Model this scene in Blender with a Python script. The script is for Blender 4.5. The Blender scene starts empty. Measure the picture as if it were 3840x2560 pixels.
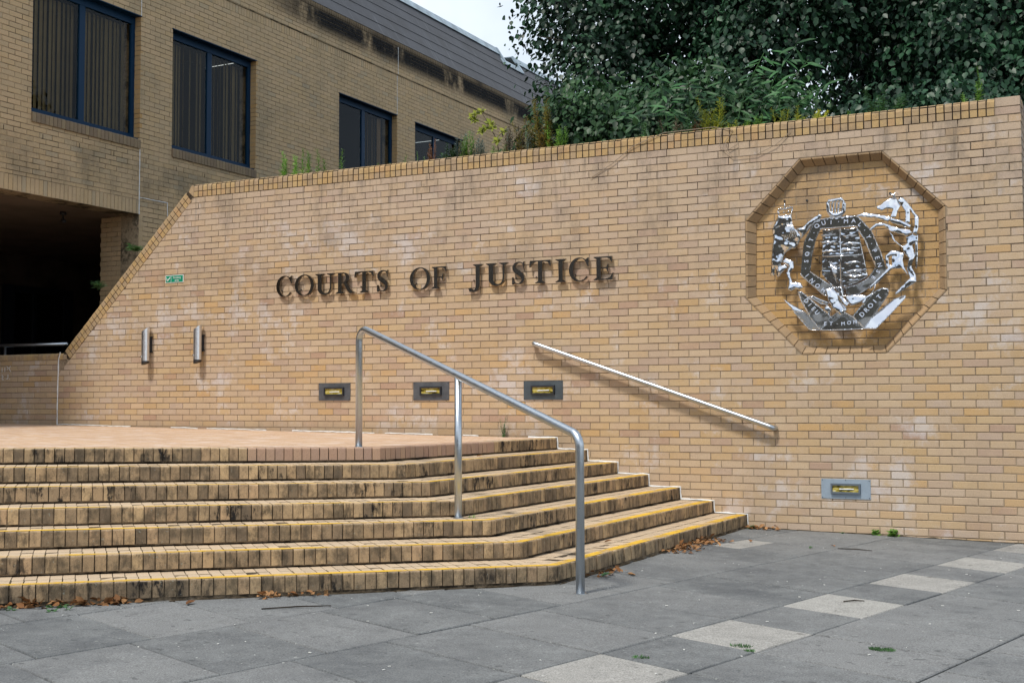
import bpy, math, random
import numpy as np
from mathutils import Vector, Matrix
from mathutils.geometry import tessellate_polygon
R_ = math.radians
random.seed(7); RNG = np.random.default_rng(11)
SC = bpy.context.scene
COL = SC.collection

# ------------------------------------------------------------------ camera
cam_d = bpy.data.cameras.new('camera'); cam = bpy.data.objects.new('camera', cam_d); COL.objects.link(cam)
cam_d.sensor_width = 36; cam_d.lens = 43.38; cam_d.clip_end = 2000
yaw, pitch, roll = .47325, .0515, -.0025
cam.location = (13.2195, -12.2902, 1.25)
fw = Vector((-math.sin(yaw)*math.cos(pitch), math.cos(yaw)*math.cos(pitch), math.sin(pitch)))
rt = Vector((math.cos(yaw), math.sin(yaw), 0)); up = rt.cross(fw)
r2 = rt*math.cos(roll)+up*math.sin(roll); u2 = -rt*math.sin(roll)+up*math.cos(roll)
cam.rotation_euler = Matrix((r2, u2, -fw)).transposed().to_euler()
SC.camera = cam

# ------------------------------------------------------------------ sky, sun, exposure
SUN = Vector((-.10, -.48, .87)).normalized()
world = bpy.data.worlds.new('World'); SC.world = world; world.use_nodes = True
nt = world.node_tree; nt.nodes.clear()
wo = nt.nodes.new('ShaderNodeOutputWorld'); bg = nt.nodes.new('ShaderNodeBackground')
sky = nt.nodes.new('ShaderNodeTexSky'); sky.sky_type = 'NISHITA'; sky.sun_disc = False
sky.sun_elevation = math.asin(SUN.z); sky.sun_rotation = math.atan2(SUN.x, SUN.y)
tc = nt.nodes.new('ShaderNodeTexCoord'); cn = nt.nodes.new('ShaderNodeTexNoise')
cn.inputs['Scale'].default_value = 1.7; cn.inputs['Detail'].default_value = 6; cn.inputs['Roughness'].default_value = .55
cr = nt.nodes.new('ShaderNodeValToRGB'); cr.color_ramp.elements[0].position = .36; cr.color_ramp.elements[0].color = (.12,.12,.12,1)
cr.color_ramp.elements[1].position = .60; cr.color_ramp.elements[1].color = (.97,.97,.97,1)
mx = nt.nodes.new('ShaderNodeMix'); mx.data_type = 'RGBA'; mx.inputs['B'].default_value = (8.2, 8.9, 9.5, 1)
nt.links.new(tc.outputs['Generated'], cn.inputs['Vector']); nt.links.new(cn.outputs['Fac'], cr.inputs['Fac'])
nt.links.new(cr.outputs['Color'], mx.inputs['Factor']); nt.links.new(sky.outputs['Color'], mx.inputs['A'])
nt.links.new(mx.outputs['Result'], bg.inputs['Color']); nt.links.new(bg.outputs['Background'], wo.inputs['Surface'])
bg.inputs['Strength'].default_value = .10
sl = bpy.data.lights.new('sun', 'SUN'); sl.energy = 2.4; sl.angle = R_(7); sl.color = (1, .95, .87)
so = bpy.data.objects.new('sun', sl); COL.objects.link(so); so.location = (5, -20, 30)
so.rotation_euler = SUN.to_track_quat('Z', 'Y').to_euler()
SC.view_settings.view_transform = 'Standard'; SC.view_settings.look = 'None'
SC.view_settings.gamma = 1; SC.view_settings.use_curve_mapping = False
SC.view_settings.exposure = 0.42

# ------------------------------------------------------------------ helpers
def tag(o, label=None, cat=None, group=None, kind=None):
    if label: o['label'] = label
    if cat: o['category'] = cat
    if group: o['group'] = group
    if kind: o['kind'] = kind
    return o
def link(name, data, parent=None):
    o = bpy.data.objects.new(name, data); COL.objects.link(o)
    if parent is not None: o.parent = parent
    return o
def empty(name, loc=(0,0,0), parent=None):
    o = link(name, None, parent); o.location = loc; o.empty_display_size = .2; return o
def child_world(o, parent):
    # parent keeps world coordinates when the parent only has a translation
    o.parent = parent
    o.matrix_parent_inverse = Matrix.Translation(-Vector(parent.location))
    return o

class MB:
    def __init__(s): s.v=[]; s.f=[]; s.r=[]
    def add(s, verts, faces, rnd=0.0):
        n=len(s.v); s.v += [tuple(p) for p in verts]
        for f in faces: s.f.append(tuple(i+n for i in f)); s.r.append(rnd)
    def prism(s, front, ext, rnd=0.0, back=True):
        k=len(front); ext=Vector(ext)
        vs=[Vector(p) for p in front]+[Vector(p)+ext for p in front]
        fs=[tuple(range(k))]
        for i in range(k):
            j=(i+1)%k; fs.append((j,i,i+k,j+k))
        if back: fs.append(tuple(range(2*k-1,k-1,-1)))
        s.add(vs,fs,rnd)
    def box(s, a, b, rnd=0.0, M=None):
        x0,y0,z0=a; x1,y1,z1=b
        vs=[Vector(p) for p in ((x0,y0,z0),(x1,y0,z0),(x1,y1,z0),(x0,y1,z0),(x0,y0,z1),(x1,y0,z1),(x1,y1,z1),(x0,y1,z1))]
        if M is not None: vs=[M@p for p in vs]
        s.add(vs,[(0,3,2,1),(4,5,6,7),(0,1,5,4),(1,2,6,5),(2,3,7,6),(3,0,4,7)],rnd)
    def tube(s, pts, rad, seg=16, rnd=0.0, cap=True):
        pts=[Vector(p) for p in pts]; n0=len(s.v); n=len(pts); 
        rads = rad if isinstance(rad,(list,tuple)) else [rad]*n
        t0=(pts[1]-pts[0]).normalized(); a=t0.orthogonal().normalized()
        for i,p in enumerate(pts):
            if i==0: t=t0
            elif i==n-1: t=(pts[-1]-pts[-2]).normalized()
            else: t=((pts[i]-pts[i-1]).normalized()+(pts[i+1]-pts[i]).normalized()).normalized()
            a=(a-t*a.dot(t)).normalized(); b=t.cross(a)
            for k in range(seg):
                an=2*math.pi*k/seg; s.v.append(tuple(p+(a*math.cos(an)+b*math.sin(an))*rads[i]))
        for i in range(n-1):
            for k in range(seg):
                k2=(k+1)%seg; s.f.append((n0+i*seg+k,n0+i*seg+k2,n0+(i+1)*seg+k2,n0+(i+1)*seg+k)); s.r.append(rnd)
        if cap:
            s.f.append(tuple(n0+k for k in range(seg-1,-1,-1))); s.r.append(rnd)
            s.f.append(tuple(n0+(n-1)*seg+k for k in range(seg))); s.r.append(rnd)
    def mesh(s, name, mat, smooth=False):
        me=bpy.data.meshes.new(name); me.from_pydata(s.v,[],s.f); me.materials.append(mat)
        if any(s.r):
            at=me.attributes.new('rnd','FLOAT','FACE'); at.data.foreach_set('value', s.r)
        if smooth: me.polygons.foreach_set('use_smooth',[True]*len(me.polygons))
        me.update(); return me
    def build(s, name, mat, parent=None, smooth=False, kind=None):
        o=link(name, s.mesh(name,mat,smooth)); 
        if parent is not None: child_world(o,parent)
        if kind: o['kind']=kind
        return o

def fillet(pts, r, n=7):
    pts=[Vector(p) for p in pts]; out=[pts[0]]
    for i in range(1,len(pts)-1):
        a,b,c=pts[i-1],pts[i],pts[i+1]; u=(a-b).normalized(); v=(c-b).normalized()
        ang=u.angle(v); d=r/math.tan(ang/2); p=b+u*d; q=b+v*d
        ctr=b+(u+v).normalized()*(r/math.sin(ang/2))
        e1=(p-ctr); e2=(q-ctr); w=e1.angle(e2)
        for k in range(n+1):
            t=k/n; out.append(ctr+(e1*math.sin((1-t)*w)+e2*math.sin(t*w))/math.sin(w))
    out.append(pts[-1]); return out

def clip_half(poly, n, d):
    # keep points with n.p <= d
    out=[]
    for i in range(len(poly)):
        a=poly[i]; b=poly[(i+1)%len(poly)]
        da=n[0]*a[0]+n[1]*a[1]-d; db=n[0]*b[0]+n[1]*b[1]-d
        if da<=0: out.append(a)
        if (da<0<db) or (db<0<da):
            t=da/(da-db); out.append((a[0]+(b[0]-a[0])*t, a[1]+(b[1]-a[1])*t))
    return out
def area(p):
    return abs(sum(p[i][0]*p[(i+1)%len(p)][1]-p[(i+1)%len(p)][0]*p[i][1] for i in range(len(p))))/2 if len(p)>2 else 0

# ------------------------------------------------------------------ materials
def new_mat(name):
    m=bpy.data.materials.new(name); m.use_nodes=True; n=m.node_tree; n.nodes.clear()
    out=n.nodes.new('ShaderNodeOutputMaterial'); b=n.nodes.new('ShaderNodeBsdfPrincipled')
    n.links.new(b.outputs[0],out.inputs[0]); return m,n,b
class NT:
    def __init__(s,n): s.n=n
    def node(s,t,**k):
        x=s.n.nodes.new(t)
        for a,b in k.items(): setattr(x,a,b)
        return x
    def link(s,a,b): s.n.links.new(a,b)
    def setin(s,node,name,v):
        if hasattr(v,'is_linked') or isinstance(v,bpy.types.NodeSocket): s.link(v,node.inputs[name])
        else: node.inputs[name].default_value=v
    def noise(s,vec,scale,detail=4,rough=.6,out='Fac'):
        x=s.node('ShaderNodeTexNoise'); x.inputs['Scale'].default_value=scale; x.inputs['Detail'].default_value=detail; x.inputs['Roughness'].default_value=rough
        if vec is not None: s.link(vec,x.inputs['Vector'])
        return x.outputs[out]
    def ramp(s,fac,stops,interp='LINEAR'):
        x=s.node('ShaderNodeValToRGB'); e=x.color_ramp; e.interpolation=interp
        while len(e.elements)<len(stops): e.elements.new(.5)
        for el,(p,c) in zip(e.elements,stops):
            el.position=p; el.color=(c,c,c,1) if isinstance(c,(int,float)) else (*c,1)
        s.link(fac,x.inputs['Fac']); return x.outputs['Color']
    def mix(s,f,a,b,mode='MIX'):
        x=s.node('ShaderNodeMix',data_type='RGBA',blend_type=mode)
        for nm,v in (('Factor',f),('A',a),('B',b)):
            if isinstance(v,bpy.types.NodeSocket): s.link(v,x.inputs[nm])
            elif nm=='Factor': x.inputs[nm].default_value=v
            else: x.inputs[nm].default_value=(*v,1)
        return x.outputs['Result']
    def math(s,op,a,b=0.0,c=None,clamp=False):
        x=s.node('ShaderNodeMath',operation=op,use_clamp=clamp)
        for i,v in enumerate([a,b]+([c] if c is not None else [])):
            if isinstance(v,bpy.types.NodeSocket): s.link(v,x.inputs[i])
            else: x.inputs[i].default_value=v
        return x.outputs[0]
    def smooth(s,v,a,b,lo=0.,hi=1.):
        x=s.node('ShaderNodeMapRange',interpolation_type='SMOOTHSTEP'); s.link(v,x.inputs['Value'])
        for i,q in zip(('From Min','From Max','To Min','To Max'),(a,b,lo,hi)): x.inputs[i].default_value=q
        return x.outputs['Result']
    def pos(s): return s.node('ShaderNodeNewGeometry').outputs['Position']
    def sep(s,v):
        x=s.node('ShaderNodeSeparateXYZ'); s.link(v,x.inputs[0]); return x.outputs
    def scaled(s,v,sc):
        x=s.node('ShaderNodeMapping'); x.inputs['Scale'].default_value=sc; s.link(v,x.inputs['Vector']); return x.outputs[0]
    def rnd(s):
        a=s.node('ShaderNodeAttribute',attribute_name='rnd').outputs['Fac']; o=s.node('ShaderNodeObjectInfo').outputs['Random']
        return s.math('FRACT', s.math('ADD',a,o))
    def bump(s,h,strength,dist,b):
        x=s.node('ShaderNodeBump'); x.inputs['Strength'].default_value=strength; x.inputs['Distance'].default_value=dist
        s.link(h,x.inputs['Height']); s.link(x.outputs[0],b.inputs['Normal'])

def plain(name, col, rough=.6, metal=0., spec=.5, var=.0, scale=20):
    m,n,b=new_mat(name); q=NT(n)
    b.inputs['Roughness'].default_value=rough; b.inputs['Metallic'].default_value=metal
    b.inputs['Specular IOR Level'].default_value=spec
    if var:
        f=q.noise(q.pos(),scale,5); c=q.mix(q.smooth(f,.3,.7),[x*(1-var) for x in col],[min(1,x*(1+var)) for x in col]); q.link(c,b.inputs['Base Color'])
    else: b.inputs['Base Color'].default_value=(*col,1)
    return m

def brick_mat(name, stops, dirt=None, kind='wall'):
    m,n,b=new_mat(name); q=NT(n); P=q.pos(); r=q.rnd()
    base=q.ramp(r,stops)
    x,y,z=q.sep(P)
    # variation inside a brick, and slow drifts over the wall
    inb=q.noise(P,9,3,.6); base=q.mix(q.smooth(inb,.35,.75,0,.45),base,q.ramp(q.math('FRACT',q.math('MULTIPLY',r,7.3)),stops))
    if kind in('wall','recess'):
        # paler, greyer bricks towards the top and the far left end, warmer ones in the middle: old weathering
        w=q.noise(P,.55,3,.6)
        hgt=q.smooth(z,2.3,3.7); low=q.smooth(z,1.1,.3)
        wt=q.math('ADD',q.math('MULTIPLY',hgt,.85 if kind=='wall' else .15), q.math('MULTIPLY',low,.35))
        wt=q.math('ADD',wt,q.math('MULTIPLY',q.math('SUBTRACT',w,.5),1.6),clamp=True)
        base=q.mix(q.math('MULTIPLY',wt,.62),base,(.50,.40,.315))
        eff=q.noise(q.scaled(P,(.8,1,.75)),1.5,8,.72); per=q.math('FRACT',q.math('MULTIPLY',r,13.7))
        e=q.math('MULTIPLY',q.smooth(eff,.52,.63),q.smooth(per,.05,.6)); base=q.mix(q.math('MULTIPLY',e,.62),base,(.62,.58,.57))
        g=q.noise(q.scaled(P,(1.2,1,.8)),1.6,8,.72); gm=q.math('MULTIPLY',q.smooth(g,.46,.66),q.smooth(z,2.0,3.8,.2,1.0))
        base=q.mix(q.math('MULTIPLY',gm,.55),base,(.17,.14,.115))
        rn=q.noise(q.scaled(P,(7,1,.5)),2.0,5,.6); ru=q.math('MULTIPLY',q.smooth(rn,.54,.70),q.smooth(z,3.1,3.95)); base=q.mix(q.math('MULTIPLY',ru,.6),base,(.13,.11,.09))
        if kind=='wall':
            lo=q.math('MULTIPLY',q.smooth(z,1.12,.95),q.smooth(x,8.0,7.4)); base=q.mix(q.math('MULTIPLY',lo,.4),base,(.2,.17,.12))
    if kind=='coping':
        g=q.noise(P,5,6,.7); base=q.mix(q.smooth(g,.45,.75,0,.55),base,(.16,.13,.10))
    if kind=='facade':
        g=q.noise(q.scaled(P,(1,.8,.6)),1.1,6,.65); base=q.mix(q.smooth(g,.48,.78,0,.45),base,(.20,.18,.125))
        st=q.noise(q.scaled(P,(1,.9,.5)),1.5,7,.7)
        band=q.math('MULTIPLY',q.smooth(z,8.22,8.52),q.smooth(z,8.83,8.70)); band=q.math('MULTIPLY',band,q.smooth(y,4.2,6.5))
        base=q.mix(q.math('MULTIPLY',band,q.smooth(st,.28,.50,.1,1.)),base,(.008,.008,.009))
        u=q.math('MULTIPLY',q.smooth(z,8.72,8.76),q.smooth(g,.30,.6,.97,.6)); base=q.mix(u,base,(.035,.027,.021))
        us=q.math('MULTIPLY',q.smooth(z,5.2,4.9),q.smooth(z,4.2,4.6)); base=q.mix(q.math('MULTIPLY',us,q.smooth(st,.4,.65,0,.5)),base,(.10,.10,.075))
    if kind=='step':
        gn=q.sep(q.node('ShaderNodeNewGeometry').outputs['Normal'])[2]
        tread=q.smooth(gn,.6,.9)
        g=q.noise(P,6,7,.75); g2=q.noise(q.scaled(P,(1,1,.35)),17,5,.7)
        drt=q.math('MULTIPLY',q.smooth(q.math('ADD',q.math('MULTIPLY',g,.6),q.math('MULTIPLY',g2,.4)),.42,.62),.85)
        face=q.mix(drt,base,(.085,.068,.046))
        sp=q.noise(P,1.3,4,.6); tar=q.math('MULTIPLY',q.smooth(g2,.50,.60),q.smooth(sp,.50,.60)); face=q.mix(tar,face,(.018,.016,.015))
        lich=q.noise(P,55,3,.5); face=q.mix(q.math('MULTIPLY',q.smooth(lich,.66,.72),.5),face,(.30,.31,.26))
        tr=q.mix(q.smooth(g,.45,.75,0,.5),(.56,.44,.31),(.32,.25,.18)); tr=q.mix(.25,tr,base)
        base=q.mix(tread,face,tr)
    fine=q.noise(P,140,4,.7); pit=q.smooth(q.noise(P,95,2,.5),.66,.74)
    base=q.mix(.35,base,q.ramp(fine,[(.3,.25),(.7,.75)]),'OVERLAY')
    base=q.mix(q.math('MULTIPLY',pit,.6),base,(.10,.07,.05))
    q.link(base,b.inputs['Base Color']); b.inputs['Roughness'].default_value=.88; b.inputs['Specular IOR Level'].default_value=.25
    q.bump(q.math('ADD',fine,q.math('MULTIPLY',pit,-.8)),.5,.004,b)
    return m
def mortar_mat(name,a,bb,streak=(.06,.045,.035),hz=False):
    m,n,b=new_mat(name); q=NT(n); P=q.pos()
    c=q.mix(q.smooth(q.noise(P,30,4),.3,.7),a,bb)
    d=q.noise(P,2.6,7,.75); k=q.smooth(d,.46,.58,0,.9)
    if hz: k=q.math('MULTIPLY',k,q.smooth(q.sep(P)[2],1.2,3.2,.35,1.))
    c=q.mix(k,c,streak)
    q.link(c,b.inputs['Base Color']); b.inputs['Roughness'].default_value=.95; b.inputs['Specular IOR Level'].default_value=.1
    return m
M_WALL=brick_mat('wall_brick',[(0,(.51,.345,.18)),(.18,(.54,.395,.235)),(.36,(.48,.355,.25)),(.54,(.55,.41,.265)),(.70,(.50,.39,.30)),(.80,(.43,.285,.20)),(.87,(.52,.385,.25)),(.94,(.54,.345,.155)),(1,(.57,.43,.30))],kind='wall')
M_REC=brick_mat('recess_brick',[(0,(.50,.31,.125)),(.4,(.52,.335,.15)),(.8,(.46,.30,.155)),(1,(.53,.325,.125))],kind='recess')
M_COP=brick_mat('coping_brick',[(0,(.47,.31,.14)),(.3,(.50,.35,.17)),(.6,(.38,.28,.185)),(.8,(.45,.32,.18)),(1,(.48,.30,.15))],kind='coping')
M_FRAME=brick_mat('frame_brick',[(0,(.36,.245,.14)),(.5,(.40,.27,.15)),(1,(.33,.235,.145))],kind='coping')
M_FAC=brick_mat('facade_brick',[(0,(.54,.395,.225)),(.3,(.58,.42,.25)),(.6,(.50,.375,.23)),(.85,(.55,.395,.22)),(1,(.45,.365,.245))],kind='facade')
M_REVEAL=brick_mat('reveal_brick',[(0,(.50,.31,.13)),(.5,(.46,.32,.17)),(1,(.52,.34,.16))],kind='none')
M_STEP=brick_mat('step_brick',[(0,(.54,.385,.215)),(.18,(.42,.30,.18)),(.36,(.25,.185,.12)),(.5,(.52,.36,.20)),(.66,(.20,.15,.10)),(.8,(.46,.33,.19)),(.9,(.15,.115,.08)),(1,(.56,.38,.22))],kind='step')
M_NEW=brick_mat('new_brick',[(0,(.40,.26,.19)),(.5,(.46,.31,.21)),(1,(.38,.26,.20))],kind='none')
M_MORT=mortar_mat('mortar',(.36,.285,.20),(.27,.205,.14),(.07,.052,.04),True)
M_MORTF=mortar_mat('facade_mortar',(.44,.35,.23),(.30,.23,.15),(.08,.07,.05))
M_MORTS=mortar_mat('step_mortar',(.27,.21,.145),(.16,.12,.08),(.03,.025,.02))

def steel(name,col,rough,brush=0.):
    m,n,b=new_mat(name); q=NT(n)
    b.inputs['Metallic'].default_value=1; b.inputs['Base Color'].default_value=(*col,1)
    f=q.noise(q.scaled(q.pos(),(1,1,1)),60,4,.7); rr=q.smooth(f,.3,.7,rough*.8,rough*1.25); q.link(rr,b.inputs['Roughness'])
    if brush: q.bump(f,brush,.002,b)
    return m
M_STEEL=steel('stainless_steel',(.52,.56,.60),.34,.0)  # blue cast in the metal colour stands in for reflected sky
M_SATIN=steel('satin_steel',(.80,.82,.85),.36,.0)
M_CHROME=steel('polished_steel',(.74,.75,.77),.085)
M_LETTER=steel('letter_metal',(.36,.335,.30),.14)
M_DARKM=plain('dark_metal',(.035,.037,.042),.45,.3,var=.2)
M_PLATE=plain('grey_plate',(.13,.14,.155),.42,.5,var=.18,scale=9)
M_PLATE2=plain('pale_blue_plate',(.36,.44,.52),.4,.3,var=.06)
M_FRAME_BLUE=plain('blue_frame_paint',(.003,.030,.075),.55,0,.2)
M_BLACK=plain('dark_interior',(.006,.006,.006),.9,0,.05)
M_WHITE=plain('white_sealant',(.74,.76,.76),.6,0,.3,var=.12,scale=30)
M_LEAD=plain('lead_flashing',(.30,.37,.42),.5,.35,var=.28,scale=3)
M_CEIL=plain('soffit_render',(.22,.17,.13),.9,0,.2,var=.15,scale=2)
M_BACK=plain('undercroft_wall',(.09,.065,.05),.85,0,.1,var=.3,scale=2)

def mat_glass(name):
    m,n,b=new_mat(name); q=NT(n); n.nodes.remove(b)
    out=[x for x in n.nodes if x.type=='OUTPUT_MATERIAL'][0]
    t=q.node('ShaderNodeBsdfTransparent'); t.inputs[0].default_value=(.86,.84,.78,1)
    g=q.node('ShaderNodeBsdfGlossy'); g.inputs['Roughness'].default_value=.01; g.inputs['Color'].default_value=(.9,.95,1,1)
    fr=q.node('ShaderNodeFresnel'); fr.inputs['IOR'].default_value=1.45
    ms=q.node('ShaderNodeMixShader'); bf=q.node('ShaderNodeNewGeometry').outputs['Backfacing']; q.link(q.math('MULTIPLY',q.math('MULTIPLY',fr.outputs[0],.42),q.math('SUBTRACT',1.0,bf)),ms.inputs[0]); q.link(t.outputs[0],ms.inputs[1]); q.link(g.outputs[0],ms.inputs[2])
    q.link(ms.outputs[0],out.inputs[0]); return m
M_GLASS=mat_glass('window_glass')
def mat_slate():
    m,n,b=new_mat('roof_slate'); q=NT(n); P=q.pos()
    f=q.noise(P,1.2,6,.7); c=q.mix(q.smooth(f,.3,.7),(.050,.052,.062),(.030,.029,.033))
    s=q.noise(q.scaled(P,(.5,9,.5)),1.6,6,.7); c=q.mix(q.smooth(s,.55,.72,0,.55),c,(.16,.18,.20))
    q.link(c,b.inputs['Base Color']); b.inputs['Roughness'].default_value=.6; return m
M_SLATE=mat_slate()
def mat_pave(name,a,bb,cc):
    m,n,b=new_mat(name); q=NT(n); P=q.pos(); r=q.rnd()
    f=q.noise(P,2.2,7,.72); c=q.mix(q.smooth(f,.3,.7),a,bb)
    c=q.mix(q.math('MULTIPLY',r,.65),c,cc)
    fi=q.noise(P,120,3,.8); c=q.mix(.8,c,q.ramp(fi,[(.3,.12),(.7,.88)]),'OVERLAY')
    sc_=q.noise(P,7,8,.8); c=q.mix(q.smooth(sc_,.50,.68,0,.5),c,[v*1.35 for v in a]); c=q.mix(q.smooth(sc_,.46,.34,0,.5),c,[v*.45 for v in a])
    gs=q.noise(P,16,2,.4); c=q.mix(q.math('MULTIPLY',q.smooth(gs,.69,.72),.6),c,[v*.35 for v in a])
    sp=q.noise(P,30,2,.5); c=q.mix(q.math('MULTIPLY',q.smooth(sp,.70,.74),.7),c,(.36,.37,.35))
    dk=q.noise(P,.9,6,.7); c=q.mix(q.smooth(dk,.5,.72,0,.45),c,(.045,.05,.058))
    q.link(c,b.inputs['Base Color']); b.inputs['Roughness'].default_value=.8; b.inputs['Specular IOR Level'].default_value=.35
    q.bump(fi,.5,.003,b); return m
M_SLAB=mat_pave('paving_stone',(.160,.168,.168),(.090,.096,.100),(.22,.222,.218))
M_SLABL=mat_pave('pale_paving_stone',(.31,.30,.28),(.23,.225,.21),(.34,.335,.31))
M_JOINT=plain('paving_joint',(.035,.034,.028),.95,0,.1,var=.35,scale=8)
def mat_landing():
    m,n,b=new_mat('landing_pavers'); q=NT(n); P=q.pos()
    br=q.node('ShaderNodeTexBrick'); br.offset=.5; q.link(P,br.inputs['Vector'])
    for k,v in (('Scale',1.0),('Mortar Size',.006),('Brick Width',.225),('Row Height',.075),('Bias',-.1)): br.inputs[k].default_value=v
    br.inputs['Color1'].default_value=(.56,.37,.22,1); br.inputs['Color2'].default_value=(.42,.25,.14,1); br.inputs['Mortar'].default_value=(.60,.50,.42,1)
    c=q.mix(q.smooth(q.noise(P,3.2,8,.75),.49,.64,0,.7),br.outputs['Color'],(.66,.56,.49))
    c=q.mix(q.smooth(q.noise(P,3.5,6,.7),.58,.75,0,.6),c,(.24,.17,.12))
    q.link(c,b.inputs['Base Color']); b.inputs['Roughness'].default_value=.85
    q.bump(br.outputs['Fac'],.4,-.004,b); return m
M_LAND=mat_landing()
def mat_yellow():
    m,n,b=new_mat('worn_yellow_paint'); q=NT(n); P=q.pos()
    out=[x for x in n.nodes if x.type=='OUTPUT_MATERIAL'][0]
    b.inputs['Base Color'].default_value=(.70,.42,.03,1); b.inputs['Roughness'].default_value=.75
    f=q.math('ADD',q.math('MULTIPLY',q.noise(P,2.2,6,.7),.7),q.math('MULTIPLY',q.noise(P,24,4,.7),.3))
    t=q.node('ShaderNodeBsdfTransparent'); ms=q.node('ShaderNodeMixShader')
    q.link(q.smooth(f,.40,.56,.15,.95),ms.inputs[0]); q.link(t.outputs[0],ms.inputs[1]); q.link(b.outputs[0],ms.inputs[2]); q.link(ms.outputs[0],out.inputs[0])
    return m
M_YEL=mat_yellow()
def mat_leaf(name,a,bb,rough=.38,trans=.15,spec=.5):
    m,n,b=new_mat(name); q=NT(n); r=q.rnd()
    c=q.mix(r,a,bb); cl=q.noise(q.pos(),1.6,3,.6); c=q.mix(q.smooth(cl,.52,.68,0,.75),c,[min(1,v*1.9) for v in bb]); c=q.mix(q.smooth(cl,.46,.34,0,.7),c,[v*.5 for v in a]); q.link(c,b.inputs['Base Color']); b.inputs['Roughness'].default_value=rough; b.inputs['Specular IOR Level'].default_value=spec
    out=[x for x in n.nodes if x.type=='OUTPUT_MATERIAL'][0]
    if trans:
        t=q.node('ShaderNodeBsdfTranslucent'); q.link(c,t.inputs[0]); ms=q.node('ShaderNodeMixShader'); ms.inputs[0].default_value=trans
        q.link(b.outputs[0],ms.inputs[1]); q.link(t.outputs[0],ms.inputs[2]); q.link(ms.outputs[0],out.inputs[0])
    return m
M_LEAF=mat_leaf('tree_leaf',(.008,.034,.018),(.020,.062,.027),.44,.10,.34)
M_LEAF2=mat_leaf('back_tree_leaf',(.004,.014,.009),(.008,.024,.013),.6,.04,.15)  # leaf green painted darker, as shade deeper among the trees
M_BUSH=mat_leaf('bush_leaf',(.012,.046,.018),(.034,.084,.026),.46,.12,.32)
M_BARK=plain('bark',(.035,.028,.022),.9,0,.2,var=.4,scale=12)

# ================================================================== GROUND
H = .076127; W = .225; G0 = 17*H       # brick course and length; course 0 starts at G0
GX = -.0145                             # the whole site falls gently to the right
def gz(x, y=0, z0=.008, x0=9.6): return z0+GX*(x-x0)

gr = MB(); S=300
gr.add([(x,y,gz(x,y)-.010) for x,y in ((-S,-S),(S,-S),(S,S),(-S,S))],[(0,1,2,3)])
ground = gr.build('pavement', M_JOINT); tag(ground,kind='structure')
# paving slabs: slightly skewed grid of stone flags, narrow pale flags in one column
PO=np.array([10.87,-5.81]); E1=np.array([.54,-.20]); E2=np.array([.14,.64])
def in_view(x,y,z=0,m=.3):
    d=Vector((x,y,z))-cam.location; w=d.dot(fw)
    if w<.5: return False
    return abs(d.dot(rt))/w < .415+m/w and -.277-m/w < d.dot(up)/w < .277+m/w
cols=[(-10.1,-8.4),(-8.4,-6.75),(-6.75,-5.1),(-5.1,-3.45),(-3.45,-1.8),(-1.8,-.0),(0,1),(1,2.55),(2.55,4.2),(4.2,5.9),(5.9,7.5),(7.5,9.2)]
ph=[.3,.8,.1,.6,.38,.0,0,.0,.5,.1,.7,.3]
rs=random.Random(3); nslab=0
def slab(a0,a1,b0,b1,mat):
    global nslab
    ga=.0065/np.linalg.norm(E1); gb=.0065/np.linalg.norm(E2)
    q=[PO+E1*a+E2*b for a,b in ((a0+ga,b0+gb),(a1-ga,b0+gb),(a1-ga,b1-gb),(a0+ga,b1-gb))]
    c=sum(q)/4
    if not any(in_view(p[0],p[1],0,.15) for p in q+[c]): return
    if min(p[1] for p in q)>-.01: return
    if all((p[0]<9.45 and p[0]-p[1]<9.7*1.414 and p[1]>-4.6+(p[0]-9.5)*.95) for p in q): return
    dz=rs.uniform(-.0015,.0015); mb=MB(); tx,ty=rs.uniform(-.002,.002),rs.uniform(-.002,.002)
    cc=.006
    lo=[(p[0],p[1],gz(*p)-.045) for p in q]; mid=[(p[0],p[1],gz(*p)-cc+dz+tx*(p[0]-c[0])*2+ty*(p[1]-c[1])*2) for p in q]
    def ins(p): 
        d=c-p; d=d/np.linalg.norm(d)*.006; return p+d
    tp=[(*(ins(p)),gz(*p)+dz+tx*(p[0]-c[0])*2+ty*(p[1]-c[1])*2) for p in q]
    mb.add([tuple(v) for v in lo+mid+tp],[(8,9,10,11)]+[(i,(i+1)%4,4+(i+1)%4,4+i) for i in range(4)]+[(4+i,4+(i+1)%4,8+(i+1)%4,8+i) for i in range(4)])
    o=mb.build('paving_slab',mat,ground); nslab+=1
for ci,((a0,a1),p) in enumerate(zip(cols,ph)):
    for j in range(-16,16):
        b0=j+p; b1=b0+1
        if ci==6: slab(a0,a1,b0,b1,M_SLABL if j%2==0 else M_SLAB)
        elif ci==4 and j==5: slab(a0,-2.9,b0,b1,M_SLABL); slab(-2.9,a1,b0,b1,M_SLAB)
        else: slab(a0,a1,b0,b1,M_SLAB)

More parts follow.
